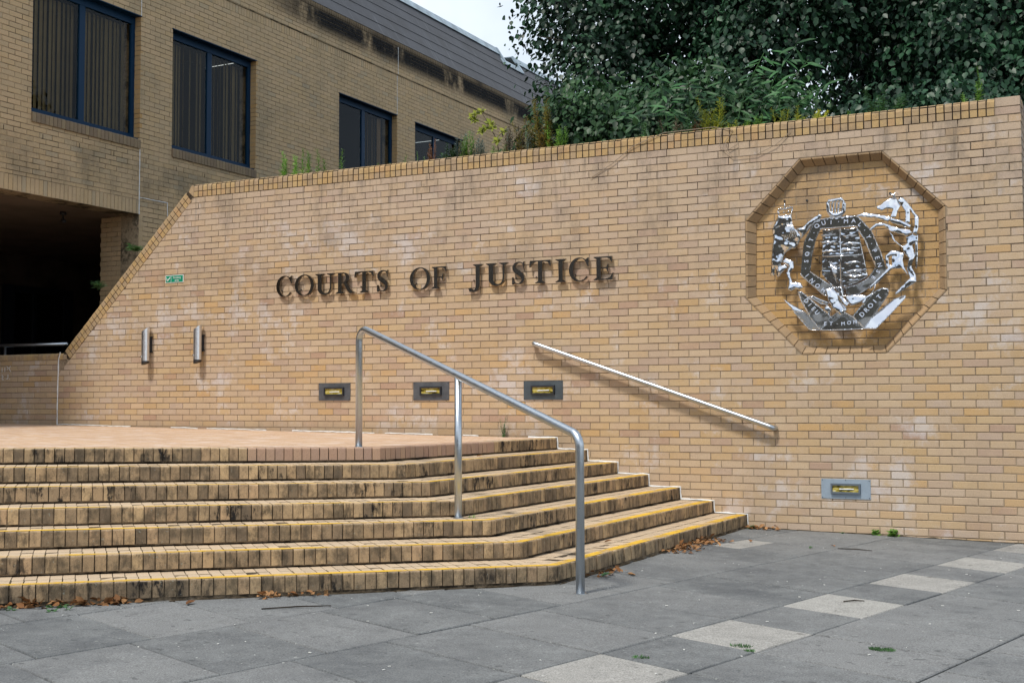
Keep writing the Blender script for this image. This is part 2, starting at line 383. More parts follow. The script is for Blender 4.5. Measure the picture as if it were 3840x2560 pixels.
# ================================================================== BRICK PIECES
brick_meshes={}
def std_brick(name,w,h,mat,depth=.10):
    k=(name,round(w,4),round(h,4),mat.name)
    if k not in brick_meshes:
        mb=MB(); c=.003
        x,z=w/2,h/2
        mb.add([(-x,depth,-z),(x,depth,-z),(x,depth,z),(-x,depth,z),(-x,c,-z),(x,c,-z),(x,c,z),(-x,c,z),(-x+c,0,-z+c),(x-c,0,-z+c),(x-c,0,z-c),(-x+c,0,z-c)],
               [(8,9,10,11),(4,5,9,8),(5,6,10,9),(6,7,11,10),(7,4,8,11),(0,1,5,4),(1,2,6,5),(2,3,7,6),(3,0,4,7),(3,2,1,0)])
        brick_meshes[k]=mb.mesh(name,mat)
    return brick_meshes[k]
class Plane:
    """a brick face: origin, horizontal direction U; V is up; bricks go back along -N"""
    def __init__(s,o,ang): 
        s.o=Vector(o); s.a=ang; s.U=Vector((math.cos(ang),math.sin(ang),0)); s.B=Vector((-math.sin(ang),math.cos(ang),0))
    def at(s,u,v,d=0): return s.o+s.U*u+Vector((0,0,v))+s.B*d
camp=Vector(cam.location)
def lay(pieces, plane, mat, parent, name, limit=300, rest='brickwork', rest_mb=None):
    """pieces: (poly, full) in plane coords; the ones that show largest become objects, the rest one mesh"""
    L=[]
    for poly,full,off in pieces:
        cu=sum(p[0] for p in poly)/len(poly); cv=sum(p[1] for p in poly)/len(poly)
        P=plane.at(cu,cv); d=(P-camp).length; vis=in_view(P.x,P.y,P.z,.05)
        L.append((0 if vis else 1, -area(poly)/d**2 if vis else d, poly, full, off, cu, cv))
    L.sort(key=lambda t:(t[0],t[1]))
    mb=rest_mb or MB(); rr=random.Random(len(L))
    for i,(nv,_,poly,full,off,cu,cv) in enumerate(L):
        jit=rr.uniform(-.0012,.0012)+off
        if i<limit and not nv:
            if full:
                w=max(p[0] for p in poly)-min(p[0] for p in poly); h=max(p[1] for p in poly)-min(p[1] for p in poly)
                o=link(name,std_brick(name,w,h,mat)); o.location=plane.at(cu,cv,jit); o.rotation_euler=(rr.gauss(0,.004),rr.gauss(0,.004),plane.a+rr.gauss(0,.003))
            else:
                b=MB(); P0=plane.at(cu,cv,jit)
                b.prism([plane.at(u,v,jit)-P0 for u,v in poly], plane.B*.1); o=link(name,b.mesh(name,mat)); o.location=P0
            child_world(o,parent)
        else:
            sh=rr.uniform(-.0008,.0008)
            mb.prism([plane.at(u,v,jit+sh*k) for k,(u,v) in enumerate(poly)], plane.B*(.10 if rest_mb is None else .08), rr.random()*.999+.0005, back=False)
    if rest_mb is None and mb.v: mb.build(rest,mat,parent,kind='stuff')

# ================================================================== FRONT WALL
TH=math.atan(.943); ct,st=math.cos(TH),math.sin(TH)
XL,XR=-.10,12.26; ZT=4.12
wall=empty('brick_wall',(6,0,0))
tag(wall,'long buff brick retaining wall carrying the metal letters and the recessed octagon','wall')
OC=(10.595,2.735)
OUT=[(OC[0]+a,OC[1]+b) for a,b in [(-.408,.985),(.400,.985),(.977,.405),(.977,-.402),(.412,-.985),(-.412,-.985),(-.975,-.405),(-.975,.402)]]
INN=[(OC[0]+a,OC[1]+b) for a,b in [(-.378,.910),(.385,.910),(.903,.375),(.903,-.378),(.385,-.910),(-.390,-.910),(-.893,-.385),(-.880,.372)]]
def edges(poly):   # outward half planes of a convex polygon
    E=[]; cx=sum(p[0] for p in poly)/len(poly); cy=sum(p[1] for p in poly)/len(poly)
    for i in range(len(poly)):
        a=poly[i]; b=poly[(i+1)%len(poly)]; n=(b[1]-a[1],-(b[0]-a[0])); l=math.hypot(*n); n=(n[0]/l,n[1]/l)
        d=n[0]*a[0]+n[1]*a[1]
        if n[0]*cx+n[1]*cy>d: n=(-n[0],-n[1]); d=-d
        E.append((n,d))
    return E
EO=edges(OUT); EI=edges(INN)
nsl=(-st,ct); dsl=nsl[0]*.10+nsl[1]*1.885      # bricks stay below the raking coping
lights=[(4.29,4.75,1.312,1.522),(5.636,6.115,1.309,1.519),(7.074,7.552,1.310,1.516),(10.356,10.832,.328,.521)]
pcs=[];rec=[]
for n in range(-18,37):
    z0=G0+n*H; z1=z0+H-.0095; z1=min(z1,3.950)
    if z1<z0+.01: continue
    k0=-1 if n%2==0 else -.5
    k=k0
    while k*W<XR:
        x0=max(k*W+.0045,XL+.004); x1=min((k+1)*W-.0045,XR)
        k+=1
        if x1-x0<.02: continue
        poly=[(x0,z0),(x1,z0),(x1,z1),(x0,z1)]
        if z1<.75*gz(x0) : continue
        # hidden behind landing and steps
        if x1<7.4 and z1<.86: continue
        p=clip_half(poly,nsl,dsl-.004); 
        if area(p)<.0012: continue
        full=len(p)==4 and area(p)>.999*area(poly) and x1-x0>.2
        p2=p
        cx=sum(q[0] for q in p)/len(p); cz=sum(q[1] for q in p)/len(p)
        if max(n_[0]*cx+n_[1]*cz-d for n_,d in EO)<.16:
            best=max(EO,key=lambda e:e[0][0]*cx+e[0][1]*cz-e[1])
            inside_all=all(all(n_[0]*q[0]+n_[1]*q[1]<d for n_,d in EO) for q in p)
            if inside_all: p2=[]
            else:
                # drop the part of the brick inside the octagon
                if any(all(n_[0]*q[0]+n_[1]*q[1]<d+.004 for n_,d in EO) for q in p):
                    p2=clip_half(p,(-best[0][0],-best[0][1]),-best[1]-.006)
            r_=p
            for n_,d in EI: r_=clip_half(r_,n_,d+.03) if r_ else r_
            if r_ and area(r_)>.0006: rec.append((r_,area(r_)>.999*area(poly) and x1-x0>.2,.0))
        if p2 and area(p2)>.0008:
            pcs.append((p2, full and p2 is p, 0.0))
PW=Plane((0,0,0),0); PR=Plane((0,.080,0),0)
lay(pcs,PW,M_WALL,wall,'brick',300,'brickwork')
lay(rec,PR,M_REC,wall,'recess_brick',300,'recess_brickwork')
# mortar core with the octagonal hole
outl=[(XL,-.6),(XR-.006,-.6),(XR-.006,ZT-.02),(2.275,ZT-.02),(-.02,1.955),(XL,1.955)]
def plate_with_hole(mb,outer,hole,y):
    vs=[Vector((x,y,z)) for x,z in outer]+[Vector((x,y,z)) for x,z in hole]
    tri=tessellate_polygon([[Vector((x,z,0)) for x,z in outer],[Vector((x,z,0)) for x,z in hole]])
    mb.add(vs,[tuple(t) for t in tri])
core=MB()
plate_with_hole(core,outl,OUT,.0042)
k=len(outl)
for i in range(k):
    a=outl[i]; b=outl[(i+1)%k]
    core.add([(a[0],.0042,a[1]),(b[0],.0042,b[1]),(b[0],.33,b[1]),(a[0],.33,a[1])],[(0,1,2,3)])
core.add([(x,.33,z) for x,z in outl],[tuple(range(k))])
core.add([(x,.0845,z) for x,z in OUT],[tuple(range(8))])
core.build('mortar',M_MORT,wall)
# splayed brick frame of the octagon
rr=random.Random(5)
for i in range(8):
    a,b=OUT[i],OUT[(i+1)%8]; c,d=INN[i],INN[(i+1)%8]; nb=7
    for j in range(nb):
        t0=j/nb+.005; t1=(j+1)/nb-.005
        L=lambda p,q,t:(p[0]+(q[0]-p[0])*t,p[1]+(q[1]-p[1])*t)
        o0,o1,i0,i1=L(a,b,t0),L(a,b,t1),L(c,d,t0),L(c,d,t1)
        m0,m1=L(o0,i0,.20),L(o1,i1,.20); yy=rr.uniform(-.0025,.0005)
        mb=MB(); vs=[(o0[0],yy,o0[1]),(o1[0],yy,o1[1]),(m1[0],yy,m1[1]),(m0[0],yy,m0[1]),(i1[0],.072+yy,i1[1]),(i0[0],.072+yy,i0[1]),(i1[0],.12,i1[1]),(i0[0],.12,i0[1]),(o1[0],.12,o1[1]),(o0[0],.12,o0[1])]
        mb.add(vs,[(0,1,2,3),(3,2,4,5),(5,4,6,7),(7,6,8,9),(9,8,1,0),(0,3,5,7,9),(1,8,6,4,2)])
        mb.build('frame_brick',M_FRAME,wall)
# coping: two rows of bricks on edge, flat on top and raking down the left end
def coping_mesh(h,bull,mat,w=.0635,depth=.215):
    mb=MB(); 
    prof=[(0,0),(0,h-.034),(.007,h-.014),(.030,h),(depth,h),(depth,0)] if bull else [(0,0),(0,h),(depth,h),(depth,0)]
    n=len(prof); vs=[(-w/2,p[0],p[1]) for p in prof]+[(w/2,p[0],p[1]) for p in prof]
    mb.add(vs,[tuple(range(n))]+[tuple(range(2*n-1,n-1,-1))]+[(i,i+n,(i+1)%n+n,(i+1)%n) for i in range(n)])
    return mb.mesh('coping_brick',mat,False)
cop_hi=coping_mesh(.086,True,M_COP); cop_lo=coping_mesh(.068,False,M_COP,depth=.10)
cops=[]
x=2.322
while x<12.01:
    cops.append((x,4.034,0,cop_hi)); cops.append((x,3.958,0,cop_lo)); x+=.07558
s=.06
while s<2.98:
    bx,bz=.10+ct*s,1.885+st*s
    cops.append((bx-st*.002,bz+ct*.002,TH,cop_lo)); cops.append((bx-st*.078,bz+ct*.078,TH,cop_hi)); s+=.0752
for x in (-.055,.02): cops.append((x,1.892,0,cop_hi))
rest=MB(); cops.sort(key=lambda c:(Vector((c[0],0,c[1]))-camp).length); rr=random.Random(8)
for i,(x,z,a,me) in enumerate(cops):
    y=-.003+rr.uniform(-.003,.002); ra=rr.gauss(0,.012)
    if i<300:
        o=link('coping_brick',me); o.location=(x,y,z); o.rotation_euler=(0,-a+ra,0); child_world(o,wall)
    else:
        M=Matrix.Translation((x,y,z))@Matrix.Rotation(-a+ra,4,'Y'); rest.add([M@v.co for v in me.vertices],[tuple(p.vertices) for p in me.polygons],rr.random())
rest.build('coping_brickwork',M_COP,wall,kind='stuff')
for z,h in ((4.034,.086),(3.958,.068)):
    o=link('quoin_brick',std_brick('quoin_brick',.222,h,M_WALL)); o.location=(12.145,-.001,z+h/2); child_world(o,wall)
mit=MB(); mit.prism([(2.284,-.002,3.96),(2.284,-.002,4.10),(2.262,-.002,4.115),(2.235,-.002,4.098),(2.20,-.002,4.03)],(0,.2,0)); mit.build('mitre_brick',M_COP,wall)
cj=MB(); cj.prism([(2.26,.0016,3.952),(12.03,.0016,3.952),(12.03,.0016,4.108),(2.262,.0016,4.108),(-.012,.0016,1.958),(.10,.0016,1.878)],(0,.002,0)); cj.build('coping_mortar',mortar_mat('coping_mortar',(.085,.065,.045),(.04,.03,.022),(.02,.015,.012)),wall)
# ragged white sealant at the left movement joint and along the foot of the wall
def ribbon(pts,w,mat,parent,name,y0=-.006,seed=1):
    r=random.Random(seed); mb=MB(); P=[]
    for a,b in zip(pts[:-1],pts[1:]):
        a=Vector(a); b=Vector(b); n=max(2,int((b-a).length/.06))
        for i in range(n): P.append(a.lerp(b,i/n)+Vector((0,0,0)))
    P.append(Vector(pts[-1]))
    P=[p+Vector((r.uniform(-.002,.002),r.uniform(-.002,.0),r.uniform(-.003,.003))) for p in P]
    mb.tube(P,[w*r.uniform(.6,1.25) for _ in P],6); return mb.build(name,mat,parent)
ribbon([(-.105,-.003,.985),(-.108,-.003,1.3),(-.102,-.003,1.6),(-.095,-.003,1.9),(-.06,-.01,1.99)],.009,M_WHITE,wall,'sealant')

sd_=[]
for n in range(-17,37):
    z0=G0+n*H; z1=min(z0+H-.0095,4.10); k=-.5 if n%2 else 0
    while k*W<3.9:
        a=max(k*W+.0045,.104); b=min((k+1)*W-.0045,3.9); k+=1
        if b-a>.03: sd_.append(([(a,z0),(b,z0),(b,z1),(a,z1)],False,0.0))
lay(sd_,Plane((XR,0,0),R_(90)),M_WALL,wall,'side_brick',0,'side_brickwork')
# lower wall continuing to the left in front of the undercroft
low=empty('low_brick_wall',(-2,0,.9)); tag(low,'low brick parapet wall left of the white joint, with faint white marks','wall')
pl=[]
for n in range(-6,8):
    z0=G0+n*H; z1=min(z0+H-.0095,1.884)
    if z1-z0<.02: continue
    k=-16 if n%2==0 else -15.5
    while (k)*W<-.12:
        x0,x1=k*W+.0045,min((k+1)*W-.0045,-.115)
        if x1-x0>.03: pl.append(([(x0,z0),(x1,z0),(x1,z1),(x0,z1)],x1-x0>.2,0.0))
        k+=1
lay(pl,PW,M_WALL,low,'brick',300,'brickwork')
lc=MB(); lc.box((-3.7,.006,.6),(-.112,.33,1.955)); lc.build('mortar',M_MORT,low)
x=-.155
while x>-1.6:
    o=link('coping_brick',cop_hi); o.location=(x,-.003+rr.uniform(-.002,.002),1.892); child_world(o,low); x-=.0752
mb=MB(); mb.box((-3.7,-.003,1.892),(x+.03,.2,1.975)); mb.build('coping',M_COP,low)
chalk=MB()
def stroke(mb,pts,w,y):
    for a,b in zip(pts[:-1],pts[1:]):
        a=Vector((a[0],0,a[1])); b=Vector((b[0],0,b[1])); d=(b-a).normalized(); n=Vector((-d.z,0,d.x))*w/2
        mb.prism([v+Vector((0,y,0)) for v in (a-n,b-n,b+n,a+n)],(0,.002,0))
for p in ([(-1.20,1.70),(-1.20,1.63),(-1.165,1.63)],[(-1.20,1.665),(-1.17,1.67)],[(-1.12,1.64),(-1.085,1.64),(-1.085,1.70)],[(-1.06,1.63),(-1.045,1.64)],
          [(-1.205,1.80),(-1.205,1.735)],[(-1.15,1.80),(-1.15,1.74)],[(-1.115,1.815),(-1.075,1.79),(-1.11,1.765)],[(-1.04,1.82),(-1.06,1.78),(-1.035,1.74)]): stroke(chalk,p,.009,-.0035)
chalk.build('chalk_mark',M_WHITE,low)

# ================================================================== STEPS
steps=empty('brick_steps',(8,-4,0)); tag(steps,'seven worn brick steps with yellow painted nosings, turning a corner','steps')
XS=[7.48,7.84,8.19,8.54,8.89,9.25,9.602]; ZS=[.887,.762,.637,.513,.388,.261,.136]
CORN=[(7.36,-3.33),(7.77,-3.58),(8.12,-3.77),(8.50,-3.97),(8.84,-4.08),(9.20,-4.27),(9.56,-4.46)]
PH=R_(46); TB=Vector((math.cos(PH),math.sin(PH),0)); NB=Vector((math.sin(PH),-math.cos(PH),0))
FARL=6.4
prof=[(0,0),(0,.094),(.002,.101),(.006,.105),(.215,.105),(.215,0)]
def nosing_mesh(w=.0675):
    mb=MB(); n=len(prof); vs=[(-w/2,p[0],p[1]) for p in prof]+[(w/2,p[0],p[1]) for p in prof]
    mb.add(vs,[tuple(range(n))]+[tuple(range(2*n-1,n-1,-1))]+[(i,i+n,(i+1)%n+n,(i+1)%n) for i in range(n)])
    return mb
nos=nosing_mesh(); nos_me=nos.mesh('brick',M_STEP); nos_new=nosing_mesh().mesh('brick',M_NEW)
NB_L=[];tread=MB();corem=MB(); rr=random.Random(21)
def stepz(i,x): return ZS[i]+GX*(x-XS[i])
for i in range(7):
    cx,cy=CORN[i]; A0=Vector((XS[i],0,0)); C=Vector((cx,cy,0)); dA=(A0-C).normalized(); angA=math.atan2(dA.y,dA.x)
    LA=(A0-C).length; s=.0375
    while s<LA-.02:
        p=C+dA*s; NB_L.append((i,p,angA,rr.random())); s+=.0752+rr.uniform(-.0005,.0005)
    s=.0375
    while s<FARL:
        p=C-TB*s; NB_L.append((i,p,PH,rr.random())); s+=.0752+rr.uniform(-.0005,.0005)
    far=C-TB*(FARL+.1)
    # mortar bed: a solid block under each step
    inn=.008; nA=Vector((math.sin(angA),-math.cos(angA),0))
    q=[Vector((XS[i]-inn,.002,0)),C-nA*inn-NB*inn*.3,far-NB*inn,Vector((-8,far.y,0)),Vector((-8,.002,0))]
    # tread slab pattern behind the nosing (second row of bricks)
    vs=[Vector((p.x,p.y,stepz(i,p.x)-.0045)) for p in q]; n=len(vs)
    lo=[Vector((v.x,v.y,v.z-.11-(.08 if i==6 else 0))) for v in vs]
    corem.add(vs+lo,[tuple(range(n-1,-1,-1))]+[(a,(a+1)%n,(a+1)%n+n,a+n) for a in range(n)])
    if i>0:
        for (base,dr,ln,nn,ang) in ((C,dA,LA,nA,angA),(C,-TB,FARL,NB,PH)):
            s=.04
            while s<ln:
                p=base+dr*s-nn*.222; z=stepz(i,p.x)-.002+rr.uniform(-.001,.001)
                a=p-dr*.0345; b=p+dr*.0345; c=b-nn*.20; d=a-nn*.20
                tread.prism([Vector((v.x,v.y,z+.0005)) for v in (a,b,c,d)] if dr is not dA else [Vector((v.x,v.y,z)) for v in (a,d,c,b)],(0,0,-.03),rr.random()*.99+.005,back=False)
                s+=.0752
def nos_vis(t):
    i,p,a,_=t; P=Vector((p.x,p.y,stepz(i,p.x))); return in_view(P.x,P.y,P.z,.05),(P-camp).length
NB_L.sort(key=lambda t:(not nos_vis(t)[0],nos_vis(t)[1]))
restn=MB(); restnew=MB()
for k,(i,p,a,r_) in enumerate(NB_L):
    z=stepz(i,p.x)-.105+rr.uniform(-.0015,.0012)
    off=rr.uniform(-.005,.004); nn=Vector((math.sin(a),-math.cos(a),0)); q=p-nn*(off+.0)
    new = (i==0 and a!=PH and p.y<-1.35) or (i==0 and a==PH and (p-Vector((*CORN[0],0))).length<1.15)
    if k<300 and not new:
        o=link('brick',nos_me); o.location=(q.x,q.y,z); o.rotation_euler=(rr.gauss(0,.008),rr.gauss(0,.006),a+rr.gauss(0,.008)); child_world(o,steps)
    else:
        M=Matrix.Translation((q.x,q.y,z))@Matrix.Rotation(a,4,'Z')
        (restnew if new else restn).add([M@Vector(v) for v in nos.v],nos.f,r_*.99+.005)
restn.build('brickwork',M_STEP,steps,kind='stuff'); restnew.build('replacement_brickwork',M_NEW,steps,kind='stuff')
tread.build('tread_brickwork',M_STEP,steps,kind='stuff'); corem.build('mortar_bed',M_MORTS,steps)
for i in range(7):
    A0=Vector((XS[i],-.01,0)); C=Vector((*CORN[i],0)); far=C-TB*FARL; dA=(A0-C).normalized(); nA=Vector((dA.y,-dA.x,0))
    o0,o1=.004,.080 if i>3 else .060
    start=A0 
    bis=(nA+NB).normalized(); kb=1/bis.dot(NB)
    def pt(o,w): return {'s':start-nA*o,'c':C-bis*o*kb,'f':far-NB*o}[w]
    if i==0: A1=C+dA*2.15; sg=[[A0-nA*.02,A1-nA*.02,A1-nA*o1,A0-nA*o1],[C-TB*1.35-NB*.02,far-NB*.02,far-NB*o1,C-TB*1.35-NB*o1]]
    else: sg=[[pt(.006,'s'),pt(.006,'c'),pt(o1,'c'),pt(.105,'s')],[pt(.006,'c'),pt(.006,'f'),pt(o1,'f'),pt(o1,'c')]]
    for g in sg:
        mb=MB(); mb.add([(v.x,v.y,stepz(i,v.x)+.0022) for v in g],[(0,3,2,1)]); mb.build('yellow_line',M_YEL,steps)
P=[]
for i in range(7):
    P.append((XS[i]-(.34 if i else .35),-.004,stepz(i,XS[i]-.3)+.006)); P.append((XS[i]+.005,-.004,stepz(i,XS[i])+.006))
    P.append((XS[i]+.010,-.006,stepz(i,XS[i])-.11))
ribbon(P,.009,M_WHITE,steps,'sealant',seed=3)
# landing
landing=MB()
q=[Vector((7.40,-.003,0)),Vector((7.15,-3.15,0)),Vector((7.15,-3.15,0))-TB*7,Vector((-8,-8.4,0)),Vector((-8,-.003,0))]
lz=lambda x: stepz(0,x)-.0035
landing.prism([Vector((v.x,v.y,lz(v.x))) for v in q],(0,0,-.006)); lo=landing.build('landing',M_LAND); tag(lo,kind='structure')
sr=random.Random(4)
for a,b in ((-.10,1.25),(1.95,2.4),(2.55,3.5),(3.9,5.1),(5.25,5.9),(6.3,6.5)):
    ribbon([(a,-.010,lz(a)+.008),((a+b)/2,-.012,lz((a+b)/2)+.010),(b,-.010,lz(b)+.006)],.007,M_WHITE,wall,'sealant',seed=sr.randint(0,99))

# ================================================================== COURT BUILDING
XF=-.54
bld=empty('court_building',(-3,8,0)); tag(bld,'buff brick court building with blue framed windows, slate mansard roof and dark undercroft','building')
PF=Plane((XF,0,0),R_(90))
WIN=[(-.155,1.935),(2.645,4.735),(7.25,9.33),(10.05,12.13),(14.6,16.7)]   # openings along y
ZH,ZS0=7.30,5.245
YE=30.0
fp=[];up_=[]
def opening(z0,z1):
    zm=(z0+z1)/2
    return [(a,b) for a,b in WIN] if ZS0<zm<ZH else []
def cut(x0,x1,ops):
    seg=[(x0,x1)]
    for a,b in ops:
        n=[]
        for s,e in seg:
            if e<=a or s>=b: n.append((s,e)); continue
            if s<a: n.append((s,a-.002))
            if e>b: n.append((b+.002,e))
        seg=n
    return [t for t in seg if t[1]-t[0]>.02]
def course_row(L,z0,z1,ys,ye,par,off=0.0,w=W):
    k=math.floor(ys/w)-1
    while (k+par)*w<ye:
        x0=max((k+par)*w+.0045,ys); x1=min((k+par+1)*w-.0045,ye); k+=1
        if x1-x0<.02: continue
        for s,e in cut(x0,x1,opening(z0,z1)):
            L.append(([(s,z0),(e,z0),(e,z1),(s,z1)],e-s>.2 and abs(z1-z0-.0666)<.002,off))
n=0
while True:      # downwards from the window heads
    z1=ZH-n*H; z0=z1-.0666; n+=1
    if z1<.9: break
    par=.5*(n%2)
    if z0>4.43: course_row(fp,z0,z1,-5,YE,par)
    else:
        if z1>4.435: course_row(fp,4.437,z1,-5,1.935,par)
        course_row(fp,z0,z1,1.949,YE if z0>3.3 else 5,par)
for n in range(9):
    z0=ZH+.0095+n*.0782-.004; course_row(fp,z0,z0+.0687,-5,YE,.5*(n%2))
y=-5
while y<YE:     # soldier band under the groove
    fp.append(([(y,8.008),(y+.066,8.008),(y+.066,8.146),(y,8.146)],False,0.0)); y+=.0752
for n in range(8):
    z0=8.166+n*.0727; course_row(fp,z0,z0+.064,-5,YE,.5*(n%2),-.022)
y=-5
while y<YE:
    for z0,z1,of in ((8.748,8.842,-.026),):
        fp.append(([(y,z0),(y+.066,z0),(y+.066,z1),(y,z1)],False,of))
    y+=.0752
y=-3.0
while y<1.93:   # soldier course over the undercroft
    fp.append(([(y,4.212),(y+.066,4.212),(y+.066,4.428),(y,4.428)],False,0.0)); y+=.0752
lay(fp,PF,M_FAC,bld,'brick',300,'brickwork')
PP=Plane((XF,1.945,0),R_(180))   # face of the pier beside the undercroft, looking to -y
pp=[]
pmb=MB()
rr=random.Random(77)
for n in range(0,46):
    z0=.85+n*H
    if z0+.066>4.205: break
    k=-.5*(n%2)
    while k*W<.80:
        a=max(k*W+.0045,.0); b=min((k+1)*W-.0045,.80); k+=1
        if b-a<.03: continue
        pmb.prism([(XF-b,1.945,z0),(XF-a,1.945,z0),(XF-a,1.945,z0+.0666),(XF-b,1.945,z0+.0666)],(0,.08,0),rr.random()*.99+.005,back=False)
pmb.build('pier_brickwork',M_FAC,bld,kind='stuff')
# core behind the face bricks, with the openings left out
cm=MB(); xb=-.90; xf=XF-.006
def fbox(mb,y0,y1,z0,z1,x0=xb,x1=xf): mb.box((x0,y0,z0),(x1,y1,z1))
ys=-5
for a,b in WIN:
    fbox(cm,ys,a-.004,ZS0,ZH); ys=b+.004
fbox(cm,ys,YE,ZS0,ZH)
fbox(cm,-5,YE,ZH+.0005,8.150); fbox(cm,-5,YE,8.1505,8.845,xb,xf+.020)
fbox(cm,-5,1.936,4.207,ZS0-.0005); fbox(cm,1.9365,YE,.7,ZS0-.0008)
cm.build('mortar',M_MORTF,bld)
pm=MB(); pm.box((-1.335,1.953,.7),(xb-.001,6.5,4.206)); pm.build('pier_mortar',M_MORTF,bld)
# white sealant in the movement joints
def vbar(name,pts,w,mat=M_WHITE,seed=2): return ribbon(pts,w,mat,bld,name,seed=seed)
vbar('sealant',[(XF+.003,1.942,4.21),(XF+.003,1.942,5.22)],.0075); vbar('sealant',[(XF+.003,1.940,7.31),(XF+.003,1.940,8.0),(XF+.003,1.940,8.14)],.0075,seed=5)
vbar('sealant',[(XF+.003,1.945,4.470),(XF+.003,2.56,4.470),(XF+.003,2.565,4.25)],.0075,seed=8)
vbar('sealant',[(XF+.003,9.335,7.31),(XF+.003,9.335,8.14)],.006,seed=9); vbar('sealant',[(XF+.026,9.335,8.17),(XF+.026,9.335,8.74)],.006,seed=10)
# window reveals, sills, frames, glass and blinds
M_BLIND=plain('blind_fabric',(.20,.165,.095),.8,0,.1,var=.12,scale=4); M_CURT=plain('curtain_fabric',(.055,.040,.022),.8,0,.1)
fm=MB()
def window(a,b,z0,z1,blinds,idx):
    w=link('window',None); w.location=(XF,a,z0); child_world(w,bld); w['label']=['window over the undercroft with closed dark vertical blinds','window right of the white joint with dark vertical blinds','dark window just above the wall coping with a half drawn blind','nearly black window rising behind the weeds','far window hidden by the shrubs'][idx]
    w.matrix_parent_inverse=Matrix.Translation(-Vector(bld.location))
    def ch(o): o.parent=w; o.matrix_parent_inverse=Matrix.Translation(-Vector((XF,a,z0))); return o
    xg=XF-.125
    f=MB()
    f.box((xg-.05,a+.001,z0+.215),(xg,a+.065,z1-.115)); f.box((xg-.05,b-.075,z0+.215),(xg,b-.001,z1-.115))
    f.box((xg-.05,a+.001,z1-.114),(xg+.004,b-.001,z1-.002)); f.box((xg-.05,a+.001,z0+.150),(xg+.006,b-.001,z0+.214))
    m=(a+b)/2-.02; f.box((xg-.05,m-.055,z0+.215),(xg-.002,m+.055,z1-.115))
    ch(f.build('frame',M_FRAME_BLUE)); 
    s=MB(); s.box((xg-.02,a-.002,z0+.118),(XF-.035,b+.002,z0+.149)); ch(s.build('sill_trim',M_FRAME_BLUE)); s=MB(); s.box((XF-.12,a-.012,z1-.0015),(XF+.014,b+.012,z1+.012)); ch(s.build('head_trim',M_FRAME_BLUE))
    for y0,y1 in ((a+.066,m-.056),(m+.056,b-.076)):
        g=MB(); g.box((xg-.028,y0-.004,z0+.21),(xg-.022,y1+.004,z1-.11)); ch(g.build('pane',M_GLASS))
    me=MB(); 
    me.box((-.0015,-.043,0),(.0015,.043,z1-z0-.36)); slat=me.mesh('blind_slat',M_BLIND if blinds<3 else M_CURT)
    r=random.Random(idx)
    y=a+.12
    while y<b-.12:
        show = blinds==1 or (blinds==2 and r.random()<.86) or (blinds==3 and m+.1<y<b-.35 )
        if show and not(abs(y-m)<.05):
            o=link('blind_slat',slat); o.location=(xg-.14+r.uniform(-.01,.01),y,z0+.23); o.rotation_euler=(0,0,R_(r.uniform(14,30) if blinds==1 else r.uniform(5,55))); ch(o)
        y+=.084
    if blinds==3:
        c=MB(); c.box((xg-.10,b-.42,z0+.22),(xg-.09,b-.30,z1-.13)); ch(c.build('curtain',plain('tan_curtain',(.16,.10,.05),.8)))
    d=MB(); d.box((xg-1.5,a-.5,z0-.1),(xg-1.45,b+.5,z1+.2)); d.box((xg-1.5,a-.52,z0-.1),(xg-.26,a-.5,z1+.2)); d.box((xg-1.5,b+.5,z0-.1),(xg-.26,b+.52,z1+.2)); d.box((xg-1.5,a-.5,z1+.21),(xg-.26,b+.5,z1+.23)); d.box((xg-1.5,a-.5,z0-.13),(xg-.26,b+.5,z0-.11)); ch(d.build('dark_room',M_BLACK))
    # reveal bricks on the right jamb and sill bricks
    rv=MB(); n=0
    while True:
        t=z1-n*H; n+=1
        if t-.0666<z0+.14: break
        rv.prism([(XF-.118,b+.0005,t-.0666),(XF-.0008,b+.0005,t-.0666),(XF-.0008,b+.0005,t),(XF-.118,b+.0005,t)],(0,.05,0),r.random()*.99+.005,back=False)
    ch(rv.build('reveal_brickwork',M_REVEAL,kind='stuff'))
    sm=MB(); n0=len(sb_prof); 
    y=a+.036
    while y<b-.02:
        o=link('sill_brick',sill_me); o.location=(XF,y,z0-.018+r.uniform(-.002,.002)); o.rotation_euler=(r.gauss(0,.008),0,0); ch(o); y+=.0750
    return w
sb_prof=[(.026,0),(.026,.125),(.018,.138),(-.120,.178),(-.120,0)]
mbs=MB(); ns=len(sb_prof)
mbs.add([(p[0],-.033,p[1]) for p in sb_prof]+[(p[0],.033,p[1]) for p in sb_prof],[tuple(range(ns-1,-1,-1)),tuple(range(ns,2*ns))]+[(i,(i+1)%ns,(i+1)%ns+ns,i+ns) for i in range(ns)])
M_SILL=brick_mat('sill_brick',[(0,(.27,.20,.13)),(.5,(.22,.165,.11)),(1,(.30,.23,.14))],kind='coping')
sill_me=mbs.mesh('sill_brick',M_SILL)
for i,((a,b),bl) in enumerate(zip(WIN,(1,2,3,0,0))): window(a,b,ZS0,ZH,bl,i)
# dark weep slots under the sills
wp=MB()
for k in range(9):
    y=-.62+k*.675; z=5.02 if k%1==0 else 5.02
    wp.box((XF-.002,y-.005,5.02-.045*0),(XF+.0012,y+.005,5.085))
wp.build('weep_slot',M_BLACK,bld,kind='stuff')
